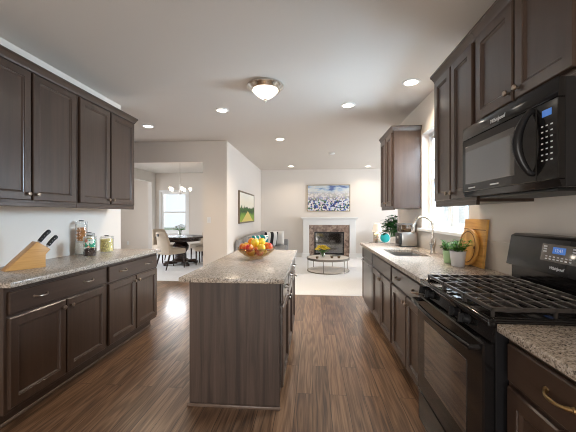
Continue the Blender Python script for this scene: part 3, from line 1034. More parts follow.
def jar(loc, r, h, label):
    j = thing('glass_jar', label, 'jar', loc, 0, GJ)
    MB().lathe([(0, 0), (r * 0.96, 0), (r, 0.006), (r, h * 0.86), (r * 0.9, h * 0.93), (r * 0.9, h * 0.96), (r * 0.87, h * 0.96), (r * 0.87, h * 0.925), (r - 0.003, h * 0.855), (r - 0.003, 0.008), (0, 0.005)], seg=28).build('jar_body', 'jar_glass', j)
    MB().lathe([(0, h * 0.962), (r * 0.95, h * 0.962), (r * 0.95, h * 0.985), (r * 0.6, h), (0, h)], seg=28).build('lid', 'jar_glass', j)
    MB().lathe([(r * 0.905, h * 0.935), (r * 0.925, h * 0.935), (r * 0.925, h * 0.958), (r * 0.905, h * 0.958)], seg=24).build('seal_ring', 'white', j)
    cl = MB()
    cl.tube([(r * 0.92, -0.012, h * 0.90), (r * 0.98, -0.012, h * 0.99), (r * 0.98, 0.012, h * 0.99), (r * 0.92, 0.012, h * 0.90)], 0.0018, 6)
    cl.box(-0.022, 0.022, -0.012, 0.012, h + 0.0005, h + 0.012, 0.003)
    cl.build('clamp', 'steel_dark', j)
    return j


M['cookie'] = pm('baked_cookie', (0.55, 0.24, 0.07), 0.9, bump=(120, 0.8), var=(70, 0.6))
M['pasta'] = pm('dry_pasta', (0.82, 0.64, 0.26), 0.7, bump=(90, 0.9), var=(60, 0.35))
M['coffee'] = pm('dark_coffee_beans', (0.035, 0.014, 0.010), 0.5, bump=(160, 1.0), var=(140, 0.7))
M['flour'] = pm('pale_oats', (0.70, 0.66, 0.60), 0.95, bump=(160, 0.5))
m, nt, N, L, b = newmat('green_white_candy')
tc = N.new('ShaderNodeTexCoord')
v = N.new('ShaderNodeTexVoronoi')
v.inputs['Scale'].default_value = 42
L.new(tc.outputs['Object'], v.inputs['Vector'])
sp = N.new('ShaderNodeSeparateColor')
L.new(v.outputs['Color'], sp.inputs[0])
r = N.new('ShaderNodeValToRGB')
r.color_ramp.interpolation = 'CONSTANT'
r.color_ramp.elements[0].color = (0.02, 0.36, 0.20, 1)
r.color_ramp.elements[1].position = 0.55
r.color_ramp.elements[1].color = (0.75, 0.80, 0.72, 1)
e = r.color_ramp.elements.new(0.86)
e.color = (0.62, 0.16, 0.08, 1)
L.new(sp.outputs[0], r.inputs['Fac'])
L.new(r.outputs['Color'], b.inputs['Base Color'])
M['candy'] = m


def fill(name, loc, r, z0, z1, mat, label, cat, seed):
    random.seed(seed)
    mb = MB().lathe([(0, z0), (r, z0), (r, z1 - 0.008), (r * 0.7, z1), (0, z1 + 0.003)], seg=24)
    n = 46
    for k in range(n):
        an = k * 2.4
        z = z0 + 0.008 + (z1 - z0 - 0.01) * ((k * 0.37) % 1)
        mb.ball((r * 0.985 * math.cos(an), r * 0.985 * math.sin(an), z), 0.0055, 1, 1, random.uniform(0.6, 1.2), 6, 5)
    o = mb.build(name, mat, None, loc)
    tag(o, label, cat)
    o['kind'] = 'stuff'
    return o


J1 = (-2.40, 3.035, 0.9145)
jar(J1, 0.058, 0.345, 'tallest glass jar, cookies stacked inside above a pale layer')
fill('oats', J1, 0.050, 0.009, 0.135, 'flour', 'pale oats filling the bottom of the tallest jar', 'oats', 4)
ck = None
for k in range(11):
    z = 0.15 + k * 0.0125
    mb = MB().lathe([(0, -0.0055), (0.036, -0.0055), (0.043, -0.002), (0.043, 0.001), (0.034, 0.005), (0, 0.0058)], (0.008 * math.cos(k * 2.1), 0.008 * math.sin(k * 2.1), 0), 16)
    for q in range(6):
        mb.ball((0.018 * math.cos(q * 1.3 + k), 0.018 * math.sin(q * 1.3 + k), 0.005), 0.003, u=6, v=5)
    o = mb.build('cookie', 'cookie', None, (J1[0], J1[1], J1[2] + z))
    tag(o, 'golden brown cookie in the stack inside the tallest jar', 'cookie', 'cookies in the tallest jar')
J2 = (-2.20, 2.895, 0.9145)
jar(J2, 0.060, 0.205, 'glass jar of green and white candy above dark coffee beans')
fill('coffee_beans', J2, 0.052, 0.009, 0.082, 'coffee', 'dark coffee beans at the bottom of the candy jar', 'coffee beans', 5)
fill('candy', J2, 0.052, 0.094, 0.172, 'candy', 'green and white wrapped candy above the coffee beans', 'candy', 6)
J3 = (-2.415, 3.165, 0.9145)
jar(J3, 0.056, 0.215, 'mid-height glass jar of pasta behind the candy jar')
fill('dry_pasta', J3, 0.048, 0.009, 0.182, 'pasta', 'dry pasta in the jar standing behind the candy', 'pasta', 8)
J4 = (-2.285, 3.27, 0.9145)
jar(J4, 0.070, 0.175, 'short wide glass jar of pale pasta, standing closest to the dining room')
fill('dry_pasta', J4, 0.062, 0.009, 0.145, 'pasta', 'pale pasta filling the short wide jar', 'pasta', 9)

# ------------------------------------------------------------------ fruit bowl
bw = thing('fruit_bowl', 'shallow amber glass bowl heaped with fruit on the island', 'bowl', (-0.535, 2.90, 0.9145))
MB().lathe([(0, 0), (0.062, 0), (0.066, 0.004), (0.06, 0.010), (0.105, 0.026), (0.155, 0.062), (0.182, 0.098), (0.178, 0.100), (0.15, 0.066), (0.102, 0.031), (0.05, 0.016), (0, 0.014)], seg=40).build('bowl_body', 'amber_glass', bw)
MB().tube([(0.181 * math.cos(2 * PI * k / 48), 0.181 * math.sin(2 * PI * k / 48), 0.0995) for k in range(48)], 0.0028, 8, True).build('rim', 'bronze_frame', bw)


def fruit_mat(name, c0, c1, sc, rough=0.35):
    return wood(name, c0, c1, (sc, sc, sc * 0.6), rough=rough, coat=0.2, detail=3, lo=0.42, hi=0.58)


M['apple_red'] = fruit_mat('red_apple_skin', (0.62, 0.018, 0.012), (0.70, 0.20, 0.03), 18)
M['apple_blush'] = fruit_mat('blush_apple_skin', (0.66, 0.07, 0.02), (0.82, 0.46, 0.05), 22)
M['apple_yellow'] = fruit_mat('yellow_apple_skin', (0.80, 0.46, 0.015), (0.82, 0.64, 0.05), 20)
M['orange'] = pm('orange_peel', (0.85, 0.30, 0.012), 0.5, bump=(220, 0.4))
fruits = []
SP = [
    # ring radius, angle (deg), height, kind
    (0.066, 20, 0.061, 'y'), (0.066, 92, 0.061, 'r'), (0.066, 164, 0.061, 'o'), (0.066, 236, 0.061, 'y'), (0.066, 308, 0.061, 'b'),
    (0.124, 200, 0.108, 'b'), (0.124, 251, 0.108, 'r'), (0.124, 303, 0.108, 'y'), (0.124, 354, 0.108, 'R'), (0.124, 46, 0.108, 'o'), (0.124, 97, 0.108, 'y'), (0.124, 149, 0.108, 'y'),
    (0.054, 270, 0.153, 'y'), (0.054, 30, 0.155, 'y'), (0.054, 150, 0.155, 'o'),
]
KIND = {'y': ('apple_yellow', 'yellow apple', 'apple'), 'r': ('apple_red', 'red apple', 'apple'), 'R': ('apple_red', 'red apple', 'apple'), 'b': ('apple_blush', 'red-and-yellow apple', 'apple'), 'o': ('orange', 'orange', 'orange')}
FL = ['yellow apple low at the dining side under the pile in the bowl', 'red apple buried at the back of the bowl bottom', 'orange buried in the bowl bottom on the dining side',
      'yellow apple low at the front, under the front top apple', 'red-and-yellow apple low in the front of the bowl',
      'red-and-yellow apple on the rim facing the knife block', 'large red apple on the front rim of the bowl', 'yellow apple on the front rim beside the red apple', 'bright red apple on the rim facing the range',
      'orange on the back rim of the bowl', 'yellow apple on the back rim towards the fireplace', 'yellow apple on the back rim facing the dining room',
      'yellow apple crowning the pile in front', 'yellow apple crowning the pile behind, on the range side', 'orange crowning the pile behind, on the dining side']
for (rr, an, z, kd), lab in zip(SP, FL):
    mt, nm, cat = KIND[kd]
    R = 0.037 if kd != 'R' else 0.0385
    if cat == 'orange':
        pr = [(0, -R)] + [(R * math.sin(PI * k / 12), -R * math.cos(PI * k / 12)) for k in range(1, 12)] + [(0, R)]
    else:
        pr = [(0, -0.78 * R), (0.22 * R, -0.90 * R), (0.5 * R, -0.84 * R), (0.8 * R, -0.55 * R), (0.98 * R, -0.05 * R), (0.97 * R, 0.35 * R), (0.8 * R, 0.72 * R), (0.52 * R, 0.90 * R), (0.25 * R, 0.86 * R), (0.1 * R, 0.72 * R), (0, 0.64 * R)]
    f = thing(cat, lab, cat, (bw.location.x + rr * math.cos(math.radians(an)), bw.location.y + rr * math.sin(math.radians(an)), bw.location.z + z), 0, 'fruit in the amber bowl')
    f.rotation_euler = (random.uniform(-0.5, 0.5), random.uniform(-0.5, 0.5), random.uniform(0, 6))
    MB().lathe(pr, seg=20).build('fruit_body', mt, f)
    MB().tube([(0, 0, 0.62 * R), (0.002, 0, 0.85 * R), (0.005, 0, 1.08 * R)], 0.0014, 6).build('stem', 'groove', f) if cat == 'apple' else MB().lathe([(0, R - 0.0008), (0.004, R - 0.0008), (0.003, R + 0.0012), (0, R + 0.001)], seg=8).build('stem', 'stem', f)

# ------------------------------------------------------------------ ceiling lights
GC = 'recessed ceiling lights'
cans = [((-1.223, 4.094), 'recessed ceiling light over the floor between island and jars'), ((0.453, 4.038), 'recessed ceiling light over the aisle by the sink'),
        ((-2.621, 4.739), 'recessed ceiling light past the end of the jar worktop'), ((-0.611, 5.751), 'recessed ceiling light level with the dining opening corner'),
        ((1.044, 3.391), 'recessed ceiling light above the sink, by the wall cabinets'), ((-0.632, 8.97), 'recessed ceiling light near the fireplace, on the sofa side'),
        ((1.60, 9.149), 'recessed ceiling light near the fireplace, on the plant side')]
for (x, y), lab in cans:
    c = thing('recessed_light', lab, 'ceiling light', (x, y, H), 0, GC)
    MB().lathe([(0.068, -0.001), (0.068, -0.010), (0.088, -0.007), (0.094, -0.0005)], seg=28).build('trim_ring', 'white', c)
    MB().lathe([(0, -0.006), (0.067, -0.006), (0.067, -0.0012), (0, -0.0012)], seg=28).build('lens', 'glow', c)
    l = bpy.data.lights.new('can_beam', 'SPOT')
    l.energy = 68 if y < 8 else 28
    l.color = (1.0, 0.81, 0.61)
    l.spot_size = math.radians(140)
    l.spot_blend = 0.8
    l.shadow_soft_size = 0.06
    lo = bpy.data.objects.new('beam', l)
    COL.objects.link(lo)
    lo.parent = c
    lo.location = (0, 0, -0.02)
fm = thing('flush_ceiling_light', 'flush ceiling light with frosted bowl and nickel rim above the island', 'ceiling light', (-0.515, 3.34, H))
MB().lathe([(0, -0.0005), (0.19, -0.0005), (0.200, -0.012), (0.200, -0.024), (0.188, -0.030), (0.168, -0.055), (0.152, -0.062), (0.141, -0.062), (0.137, -0.05), (0, -0.05)], seg=48).build('metal_pan', 'nickel', fm)
MB().lathe([(0.133, -0.050), (0.136, -0.064), (0.118, -0.090), (0.085, -0.118), (0.050, -0.142), (0.022, -0.155), (0, -0.157)], seg=40).build('glass_bowl', 'glow_bowl', fm)
MB().lathe([(0, -0.154), (0.020, -0.156), (0.022, -0.162), (0.010, -0.168), (0.012, -0.178), (0.007, -0.188), (0, -0.191)], seg=16).build('finial', 'nickel', fm)
sd = thing('smoke_detector', 'small white smoke detector on the family room ceiling', 'smoke detector', (0.439, 7.153, H))
MB().lathe([(0, -0.0005), (0.065, -0.0005), (0.065, -0.018), (0.05, -0.032), (0, -0.034)], seg=24).build('detector_body', 'white', sd)
MB().lathe([(0, -0.0335), (0.012, -0.0335), (0.012, -0.037), (0, -0.037)], seg=12).build('test_button', 'print', sd)


def plate(name, label, cat, loc, rz, kind):
    p = thing(name, label, cat, loc, rz)
    MB().box(-0.036, 0.036, -0.006, 0, -0.058, 0.058, 0.003).build('cover_plate', 'white', p)
    if kind == 'switch':
        MB().box(-0.016, 0.016, -0.009, -0.0055, -0.033, 0.033, 0.002).build('rocker', 'print', p)
    else:
        for z in (-0.021, 0.021):
            MB().box(-0.016, 0.016, -0.0085, -0.0055, z - 0.015, z + 0.015, 0.002).build('receptacle', 'print', p)


plate('light_switch', 'white light switch on the wall beside the dining opening', 'light switch', (-1.987, 5.80, 1.226), 0, 'switch')
plate('power_outlet', 'white power outlet low on the wall past the jar worktop', 'power outlet', (-6.359, 10.2, 0.35), 0, 'outlet')

# ------------------------------------------------------------------ dining room
TX, TY = -3.52, 8.02
tb = thing('dining_table', 'round dark wood pedestal dining table under the chandelier', 'dining table', (TX, TY, 0.004))
MB().lathe([(0, 0.70), (0.60, 0.70), (0.635, 0.715), (0.64, 0.735), (0.63, 0.75), (0, 0.75)], seg=48).build('tabletop', 'table_wood', tb)
MB().lathe([(0, 0.63), (0.52, 0.63), (0.52, 0.70), (0, 0.70)], seg=40).build('apron', 'table_wood', tb)
MB().lathe([(0, 0.08), (0.22, 0.08), (0.22, 0.12), (0.15, 0.16), (0.14, 0.32), (0.20, 0.42), (0.21, 0.5), (0.14, 0.60), (0.16, 0.63), (0, 0.63)], seg=28).build('pedestal', 'table_wood', tb)
for k in range(4):
    mt = Matrix.Rotation(PI / 4 + k * PI / 2, 4, 'Z')
    MB().box(0.10, 0.42, -0.045, 0.045, 0.03, 0.11, 0.015, 2, mt).box(0.36, 0.46, -0.055, 0.055, 0.0, 0.07, 0.015, 2, mt).build('foot', 'table_wood', tb)
GDC = 'cream chairs around the dining table'


def make_chair(label):
    c = thing('dining_chair', label, 'chair', (0, 0, 0), 0, GDC)    # faces +y
    MB().box(-0.24, 0.24, -0.22, 0.26, 0.36, 0.49, 0.035, 3).build('seat', 'cream', c)
    # back: gently curved, narrower at the top
    b = bmesh.new()
    n, mrows = 8, 8
    g = {}
    for s, off in ((0, 0.0), (1, 0.075)):
        for i in range(n + 1):
            for j in range(mrows + 1):
                t = j / mrows
                wd = 0.245 - 0.055 * t + 0.01 * math.sin(PI * t)
                u = -1 + 2 * i / n
                y = -0.20 - 0.11 * t * t - off * (1 - 0.25 * t) + 0.05 * u * u
                z = 0.36 + 0.56 * t - 0.02 * u * u * t
                g[s, i, j] = b.verts.new((u * wd, y, z))
    for i in range(n):
        for j in range(mrows):
            b.faces.new((g[0, i, j], g[0, i + 1, j], g[0, i + 1, j + 1], g[0, i, j + 1]))
            b.faces.new((g[1, i, j], g[1, i, j + 1], g[1, i + 1, j + 1], g[1, i + 1, j]))
    for j in range(mrows):
        b.faces.new((g[0, 0, j], g[0, 0, j + 1], g[1, 0, j + 1], g[1, 0, j]))
        b.faces.new((g[0, n, j], g[1, n, j], g[1, n, j + 1], g[0, n, j + 1]))
    for i in range(n):
        b.faces.new((g[0, i, mrows], g[0, i + 1, mrows], g[1, i + 1, mrows], g[1, i, mrows]))
        b.faces.new((g[0, i, 0], g[1, i, 0], g[1, i + 1, 0], g[0, i + 1, 0]))
    bmesh.ops.recalc_face_normals(b, faces=b.faces)
    bmesh.ops.bevel(b, geom=[e for e in b.edges if len(e.link_faces) == 2 and e.calc_face_angle(0) > 0.9], offset=0.014, segments=2, affect='EDGES')
    mb = MB()
    mb._merge(b)
    mb.build('backrest', 'cream', c)
    pull_ = MB().box(-0.035, 0.035, -0.388, -0.365, 0.80, 0.86, 0.006)
    pull_.build('back_handle', 'black', c)
    for sx in (-1, 1):
        MB().tube([(sx * 0.205, 0.215, 0.37), (sx * 0.21, 0.22, 0.0)], [0.024, 0.014], 8).build('leg', 'table_wood', c)
        MB().tube([(sx * 0.20, -0.185, 0.37), (sx * 0.205, -0.25, 0.15), (sx * 0.21, -0.30, 0.0)], [0.024, 0.02, 0.014], 8).build('leg', 'table_wood', c)
    return c


def aim(c, x, y):
    c.location = (x, y, 0.004)
    c.rotation_euler = (0, 0, math.atan2(TY - y, TX - x) - PI / 2)


ch = make_chair('cream dining chair turned with its back to the kitchen')
ch.location = (-3.50, 7.42, 0.004)
ch.rotation_euler = (0, 0, -0.5)
for (x, y, lab) in ((-2.86, 8.12, 'cream dining chair at the table on the side of the light switch wall'), (-4.15, 8.38, 'cream dining chair on the foyer side, behind the kitchen-facing back'), (-3.20, 8.74, 'cream dining chair across the table beyond the flower vase')):
    d = dup(ch, (0, 0, 0), 0, lab, GDC)
    aim(d, x, y)


def bouquet(name, label, loc, h, r, petal, seed, n, vase_mat, lean_=0.09, pet=0.03):
    random.seed(seed)
    v = thing(name, label, 'flower vase', loc)
    MB().lathe([(0, 0), (r * 0.7, 0), (r, h * 0.3), (r * 0.95, h * 0.7), (r * 0.7, h), (r * 0.66, h), (r * 0.9, h * 0.7), (r * 0.93, h * 0.3), (0, 0.006)], seg=22).build('vase', vase_mat, v)
    st, fl, lf = MB(), MB(), MB()
    for k in range(n):
        an = k * 2.4
        rr = lean_ * math.sqrt((k + 0.5) / n)
        tip = Vector((rr * math.cos(an), rr * math.sin(an), h + 0.05 + 0.10 * (1 - rr / lean_) + random.uniform(0, 0.04)))
        b0 = Vector((0.3 * r * math.cos(an), 0.3 * r * math.sin(an), 0.02))
        st.tube([b0, (0.5 * r * math.cos(an), 0.5 * r * math.sin(an), h), tip], 0.0022, 4)
        for q in range(8):
            a2 = q * PI / 4 + random.random()
            fl.leaf(tip, tip + Vector((pet * math.cos(a2), pet * math.sin(a2), pet * (0.5 if q % 2 else 0.1))), pet * 0.8, 0.1, 0.3)
        fl.ball(tip + Vector((0, 0, 0.004)), pet * 0.35, 1, 1, 0.7, 8, 6)
        a3 = an + 1.2
        q0 = Vector((0.6 * r * math.cos(an), 0.6 * r * math.sin(an), h))
        lf.leaf(q0, q0 + Vector((lean_ * 0.9 * math.cos(a3), lean_ * 0.9 * math.sin(a3), 0.05 + random.uniform(0, 0.05))), pet * 1.1, 0.3)
    st.build('stem', 'stem', v)
    lf.build('foliage', 'herb', v)
    fl.build('flowers', petal, v)
    return v


bouquet('flower_vase', 'white flowers in a clear vase on the dark dining table', (-3.53, 8.0, 0.7545), 0.15, 0.055, 'white_petal', 11, 13, 'jar_glass', 0.17, 0.05)
GPL = 'place settings on the dining table'
for k, lab in enumerate(('dark place mat before the chair with its back to the kitchen', 'dark place mat before the chair by the light switch wall', 'dark place mat before the chair beyond the vase')):
    an = (-1.75, 0.1, 1.2)[k]
    o = MB().lathe([(0, 0), (0.15, 0), (0.155, 0.002), (0.15, 0.004), (0, 0.004)], seg=28).build('place_mat', 'black', None, (TX + 0.42 * math.cos(an), TY + 0.42 * math.sin(an), 0.7545))
    tag(o, lab, 'place mat', GPL)

cx, cy = -3.535, 8.0
cl = thing('chandelier', 'white five-arm chandelier with lit cup shades over the dining table', 'chandelier', (cx, cy, H))
MB().lathe([(0, -0.0005), (0.06, -0.0005), (0.055, -0.02), (0.015, -0.03), (0, -0.03)], seg=20).build('canopy', 'nickel', cl)
MB().tube([(0, 0, -0.02), (0, 0, -0.62)], 0.006, 8).build('rod', 'nickel', cl)
MB().lathe([(0, -0.60), (0.02, -0.61), (0.028, -0.66), (0.022, -0.74), (0.04, -0.80), (0.03, -0.85), (0.012, -0.88), (0, -0.89)], seg=16).build('hub', 'white', cl)
for k in range(5):
    an = 0.3 + k * 2 * PI / 5
    ca, sa = math.cos(an), math.sin(an)
    ar = MB().tube([(0.03 * ca, 0.03 * sa, -0.80), (0.12 * ca, 0.12 * sa, -0.84), (0.21 * ca, 0.21 * sa, -0.83), (0.26 * ca, 0.26 * sa, -0.79)], 0.007, 8).build('arm', 'white', cl)
    MB().lathe([(0, -0.78), (0.022, -0.775), (0.033, -0.75), (0.040, -0.70), (0.037, -0.70), (0.030, -0.745), (0.018, -0.765), (0, -0.768)], (0.265 * ca, 0.265 * sa, 0), 18).build('shade', 'glow_candle', ar)

# ------------------------------------------------------------------ family room
fp = thing('fireplace', 'white mantel fireplace with brown stone facing and dark firebox', 'fireplace', (0.50, 9.698, 0.004))
fy = -0.198     # face of the surround
MB().box(-0.80, -0.615, fy, 0, 0, 1.18, 0.004).box(0.615, 0.80, fy, 0, 0, 1.18, 0.004).box(-0.615, 0.615, fy, 0, 1.01, 1.18, 0.004)\
    .box(-0.83, -0.60, fy - 0.02, 0, 0, 0.14, 0.004).box(0.60, 0.83, fy - 0.02, 0, 0, 0.14, 0.004).build('surround', 'white', fp)
MB().box(-0.835, 0.835, fy - 0.03, 0, 1.18, 1.205, 0.006).box(-0.865, 0.865, fy - 0.06, 0, 1.205, 1.25, 0.006).build('mantel_shelf', 'white', fp)
MB().box(-0.613, -0.455, fy + 0.03, -0.02, 0, 1.008).box(0.455, 0.613, fy + 0.03, -0.02, 0, 1.008).box(-0.455, 0.455, fy + 0.03, -0.02, 0.80, 1.008).box(-0.455, 0.455, fy + 0.03, -0.02, 0, 0.09).build('stone_facing', 'hearthstone', fp, smooth=False)
MB().box(-0.455, 0.455, -0.02, -0.006, 0.09, 0.80).build('firebox_back', 'firebox', fp, smooth=False)
MB().box(-0.453, -0.41, fy + 0.035, -0.02, 0.092, 0.798).box(0.41, 0.453, fy + 0.035, -0.02, 0.092, 0.798).box(-0.41, 0.41, fy + 0.035, -0.02, 0.75, 0.798).box(-0.41, 0.41, fy + 0.035, -0.02, 0.092, 0.15).build('metal_frame', 'black_satin', fp, smooth=False)
MB().box(-0.41, 0.41, fy + 0.05, fy + 0.054, 0.15, 0.75).build('glass_front', M['fire_glass'], fp, smooth=False)
for k in range(3):
    MB().tube([(-0.28 + 0.02 * k, -0.06 - 0.03 * (k % 2), 0.185 + 0.055 * k), (0.28 - 0.04 * k, -0.08 + 0.03 * (k % 2), 0.19 + 0.05 * k)], 0.03, 10).build('log', 'groove', fp)


def painting(name, label, w_, h_, loc, rz, mat, framemat, fw=0.025):
    p = thing(name, label, 'painting', loc, rz)    # local: faces -y, bottom-centre origin at the wall
    MB().box(-w_ / 2, -w_ / 2 + fw, -0.035, -0.001, 0, h_, 0.003).box(w_ / 2 - fw, w_ / 2, -0.035, -0.001, 0, h_, 0.003).box(-w_ / 2 + fw, w_ / 2 - fw, -0.035, -0.001, h_ - fw, h_, 0.003).box(-w_ / 2 + fw, w_ / 2 - fw, -0.035, -0.001, 0, fw, 0.003).build('picture_frame', framemat, p)
    MB().box(-w_ / 2 + fw, w_ / 2 - fw, -0.028, -0.002, fw, h_ - fw).build('canvas', mat, p, smooth=False)
    return p


def ramp(N, pts, interp='LINEAR'):
    r = N.new('ShaderNodeValToRGB')
    r.color_ramp.interpolation = interp
    e = r.color_ramp.elements
    e[0].position, e[0].color = pts[0][0], (*pts[0][1], 1)
    e[1].position, e[1].color = pts[-1][0], (*pts[-1][1], 1)
    for p, c in pts[1:-1]:
        q = e.new(p)
        q.color = (*c, 1)
    return r


# abstract flower-field painting: generic brush dabs over a pale sky
m, nt, N, L, b = newmat('flower_field_canvas')
tc = N.new('ShaderNodeTexCoord')
sep = N.new('ShaderNodeSeparateXYZ')
L.new(tc.outputs['Generated'], sep.inputs[0])
v = N.new('ShaderNodeTexVoronoi')
v.inputs['Scale'].default_value = 24
L.new(tc.outputs['Object'], v.inputs['Vector'])
sp = N.new('ShaderNodeSeparateColor')
L.new(v.outputs['Color'], sp.inputs[0])
dabs = ramp(N, [(0.0, (0.015, 0.025, 0.13)), (0.20, (0.07, 0.13, 0.40)), (0.38, (0.74, 0.74, 0.72)), (0.56, (0.64, 0.56, 0.58)), (0.68, (0.05, 0.15, 0.05)), (0.84, (0.55, 0.62, 0.74))], 'CONSTANT')
L.new(sp.outputs[0], dabs.inputs['Fac'])
n = N.new('ShaderNodeTexNoise')
n.inputs['Scale'].default_value = 3.2
n.inputs['Detail'].default_value = 5
mp = N.new('ShaderNodeMapping')
mp.inputs['Scale'].default_value = (1, 1, 3)
L.new(tc.outputs['Object'], mp.inputs['Vector'])
L.new(mp.outputs[0], n.inputs['Vector'])
sky = ramp(N, [(0.36, (0.12, 0.17, 0.38)), (0.45, (0.42, 0.55, 0.70)), (0.55, (0.70, 0.72, 0.72)), (0.70, (0.50, 0.62, 0.70))])
L.new(n.outputs['Fac'], sky.inputs['Fac'])
pale = N.new('ShaderNodeMix')
pale.data_type = 'RGBA'
hz = ramp(N, [(0.35, (0.0, 0.0, 0.0)), (0.60, (0.7, 0.7, 0.7))])
L.new(sep.outputs['Z'], hz.inputs['Fac'])
L.new(hz.outputs['Color'], pale.inputs[0])
L.new(dabs.outputs['Color'], pale.inputs[6])
pale.inputs[7].default_value = (0.72, 0.68, 0.66, 1)
fin = N.new('ShaderNodeMix')
fin.data_type = 'RGBA'
hz2 = ramp(N, [(0.66, (0, 0, 0)), (0.80, (1, 1, 1))])
L.new(sep.outputs['Z'], hz2.inputs['Fac'])
L.new(hz2.outputs['Color'], fin.inputs[0])
L.new(pale.outputs[2], fin.inputs[6])
L.new(sky.outputs['Color'], fin.inputs[7])
L.new(fin.outputs[2], b.inputs['Base Color'])
b.inputs['Roughness'].default_value = 0.6
M['flower_canvas'] = m

# countryside path painting
m, nt, N, L, b = newmat('country_path_canvas')
tc = N.new('ShaderNodeTexCoord')
sep = N.new('ShaderNodeSeparateXYZ')
L.new(tc.outputs['Generated'], sep.inputs[0])
n = N.new('ShaderNodeTexNoise')
n.inputs['Scale'].default_value = 7
n.inputs['Detail'].default_value = 5
L.new(tc.outputs['Object'], n.inputs['Vector'])
zz = N.new('ShaderNodeMath')
zz.operation = 'MULTIPLY_ADD'
L.new(n.outputs['Fac'], zz.inputs[0])
zz.inputs[1].default_value = 0.34
ofs = N.new('ShaderNodeMath')
ofs.operation = 'ADD'
L.new(sep.outputs['Z'], ofs.inputs[0])
ofs.inputs[1].default_value = -0.17
L.new(ofs.outputs[0], zz.inputs[2])
land = ramp(N, [(0.0, (0.30, 0.40, 0.05)), (0.20, (0.20, 0.36, 0.04)), (0.27, (0.10, 0.22, 0.02)), (0.36, (0.015, 0.05, 0.010)), (0.46, (0.04, 0.13, 0.015)), (0.51, (0.015, 0.05, 0.010)), (0.53, (0.78, 0.75, 0.62)), (0.70, (0.86, 0.80, 0.66)), (1.0, (0.84, 0.83, 0.76))])
L.new(zz.outputs[0], land.inputs['Fac'])
# path: |x-0.5| < k * (0.36 - z)
ax = N.new('ShaderNodeMath')
ax.operation = 'SUBTRACT'
L.new(sep.outputs['X'], ax.inputs[0])
ax.inputs[1].default_value = 0.52
ab = N.new('ShaderNodeMath')
ab.operation = 'ABSOLUTE'
L.new(ax.outputs[0], ab.inputs[0])
wz = N.new('ShaderNodeMath')
wz.operation = 'MULTIPLY_ADD'
L.new(sep.outputs['Z'], wz.inputs[0])
wz.inputs[1].default_value = 1.05
wz.inputs[2].default_value = -0.40
sm = N.new('ShaderNodeMath')
sm.operation = 'ADD'
L.new(ab.outputs[0], sm.inputs[0])
L.new(wz.outputs[0], sm.inputs[1])
lt = N.new('ShaderNodeMath')
lt.operation = 'LESS_THAN'
L.new(sm.outputs[0], lt.inputs[0])
lt.inputs[1].default_value = 0.0
fin = N.new('ShaderNodeMix')
fin.data_type = 'RGBA'
L.new(lt.outputs[0], fin.inputs[0])
L.new(land.outputs['Color'], fin.inputs[6])
fin.inputs[7].default_value = (0.68, 0.55, 0.16, 1)
L.new(fin.outputs[2], b.inputs['Base Color'])
b.inputs['Roughness'].default_value = 0.6
M['path_canvas'] = m
painting('painting', 'framed painting of a blue and white flower field above the mantel', 1.335, 0.835, (0.485, 9.70, 1.425), 0, 'flower_canvas', 'gold_frame')
painting('painting', 'framed painting of a yellow path through green trees, above the sofa', 1.72, 0.74, (-1.64, 7.56, 1.128), R90, 'path_canvas', 'bronze_frame', 0.035)

# sofa against the side wall, seat faces +X
sf = thing('sofa', 'grey fabric sofa standing below the path painting', 'sofa', (-1.618, 6.32, 0.004))
SL, SDp = 2.84, 0.90
MB().box(0, SDp, 0, SL, 0.10, 0.28, 0.02, 2).build('sofa_base', 'sofa', sf)
MB().box(0, 0.12, 0.0, SL, 0.28, 0.80, 0.05, 3).build('back_frame', 'sofa', sf)
for y0, y1 in ((0, 0.17), (SL - 0.17, SL)):
    MB().box(0.1, SDp, y0, y1, 0.28, 0.61, 0.045, 3).build('armrest', 'sofa', sf)
for k in range(3):
    a = 0.17 + k * (SL - 0.34) / 3
    e = a + (SL - 0.34) / 3
    MB().box(0.12, SDp - 0.01, a + 0.004, e - 0.004, 0.28, 0.435, 0.035, 3).build('seat_cushion', 'sofa', sf)
    MB().box(0.115, 0.25, a + 0.004, e - 0.004, 0.435, 0.86, 0.06, 3).build('back_cushion', 'sofa', sf)
for fx in (0.06, SDp - 0.06):
    for fy_ in (0.08, SL - 0.08):
        MB().tube([(fx, fy_, 0.10), (fx, fy_, 0.0)], [0.022, 0.015], 8).build('foot', 'black', sf)

m, nt, N, L, b = newmat('teal_leaf_print')
tc = N.new('ShaderNodeTexCoord')
v = N.new('ShaderNodeTexVoronoi')
v.feature = 'DISTANCE_TO_EDGE'
v.inputs['Scale'].default_value = 6
L.new(tc.outputs['Object'], v.inputs['Vector'])
r = ramp(N, [(0.0, (0.80, 0.84, 0.82)), (0.07, (0.75, 0.80, 0.78)), (0.085, (0.0, 0.22, 0.21)), (1.0, (0.01, 0.30, 0.29))])
L.new(v.outputs['Distance'], r.inputs['Fac'])
L.new(r.outputs['Color'], b.inputs['Base Color'])
b.inputs['Roughness'].default_value = 0.85
M['teal'] = m
m, nt, N, L, b = newmat('black_white_stripe_print')
tc = N.new('ShaderNodeTexCoord')
wv = N.new('ShaderNodeTexWave')
wv.inputs['Scale'].default_value = 1.6
wv.bands_direction = 'X'
L.new(tc.outputs['Object'], wv.inputs['Vector'])
r = ramp(N, [(0.0, (0.02, 0.02, 0.02)), (0.45, (0.78, 0.77, 0.75))], 'CONSTANT')
L.new(wv.outputs['Fac'], r.inputs['Fac'])
L.new(r.outputs['Color'], b.inputs['Base Color'])
b.inputs['Roughness'].default_value = 0.85
M['stripe'] = m


def cushion(label, mat, loc, rz, size, tilt, group='throw pillows on the grey sofa'):
    o = MB().pillow(size, size, 0.15).build('throw_pillow', mat, None, loc, rot=(tilt, 0, rz))
    return tag(o, label, 'pillow', group)


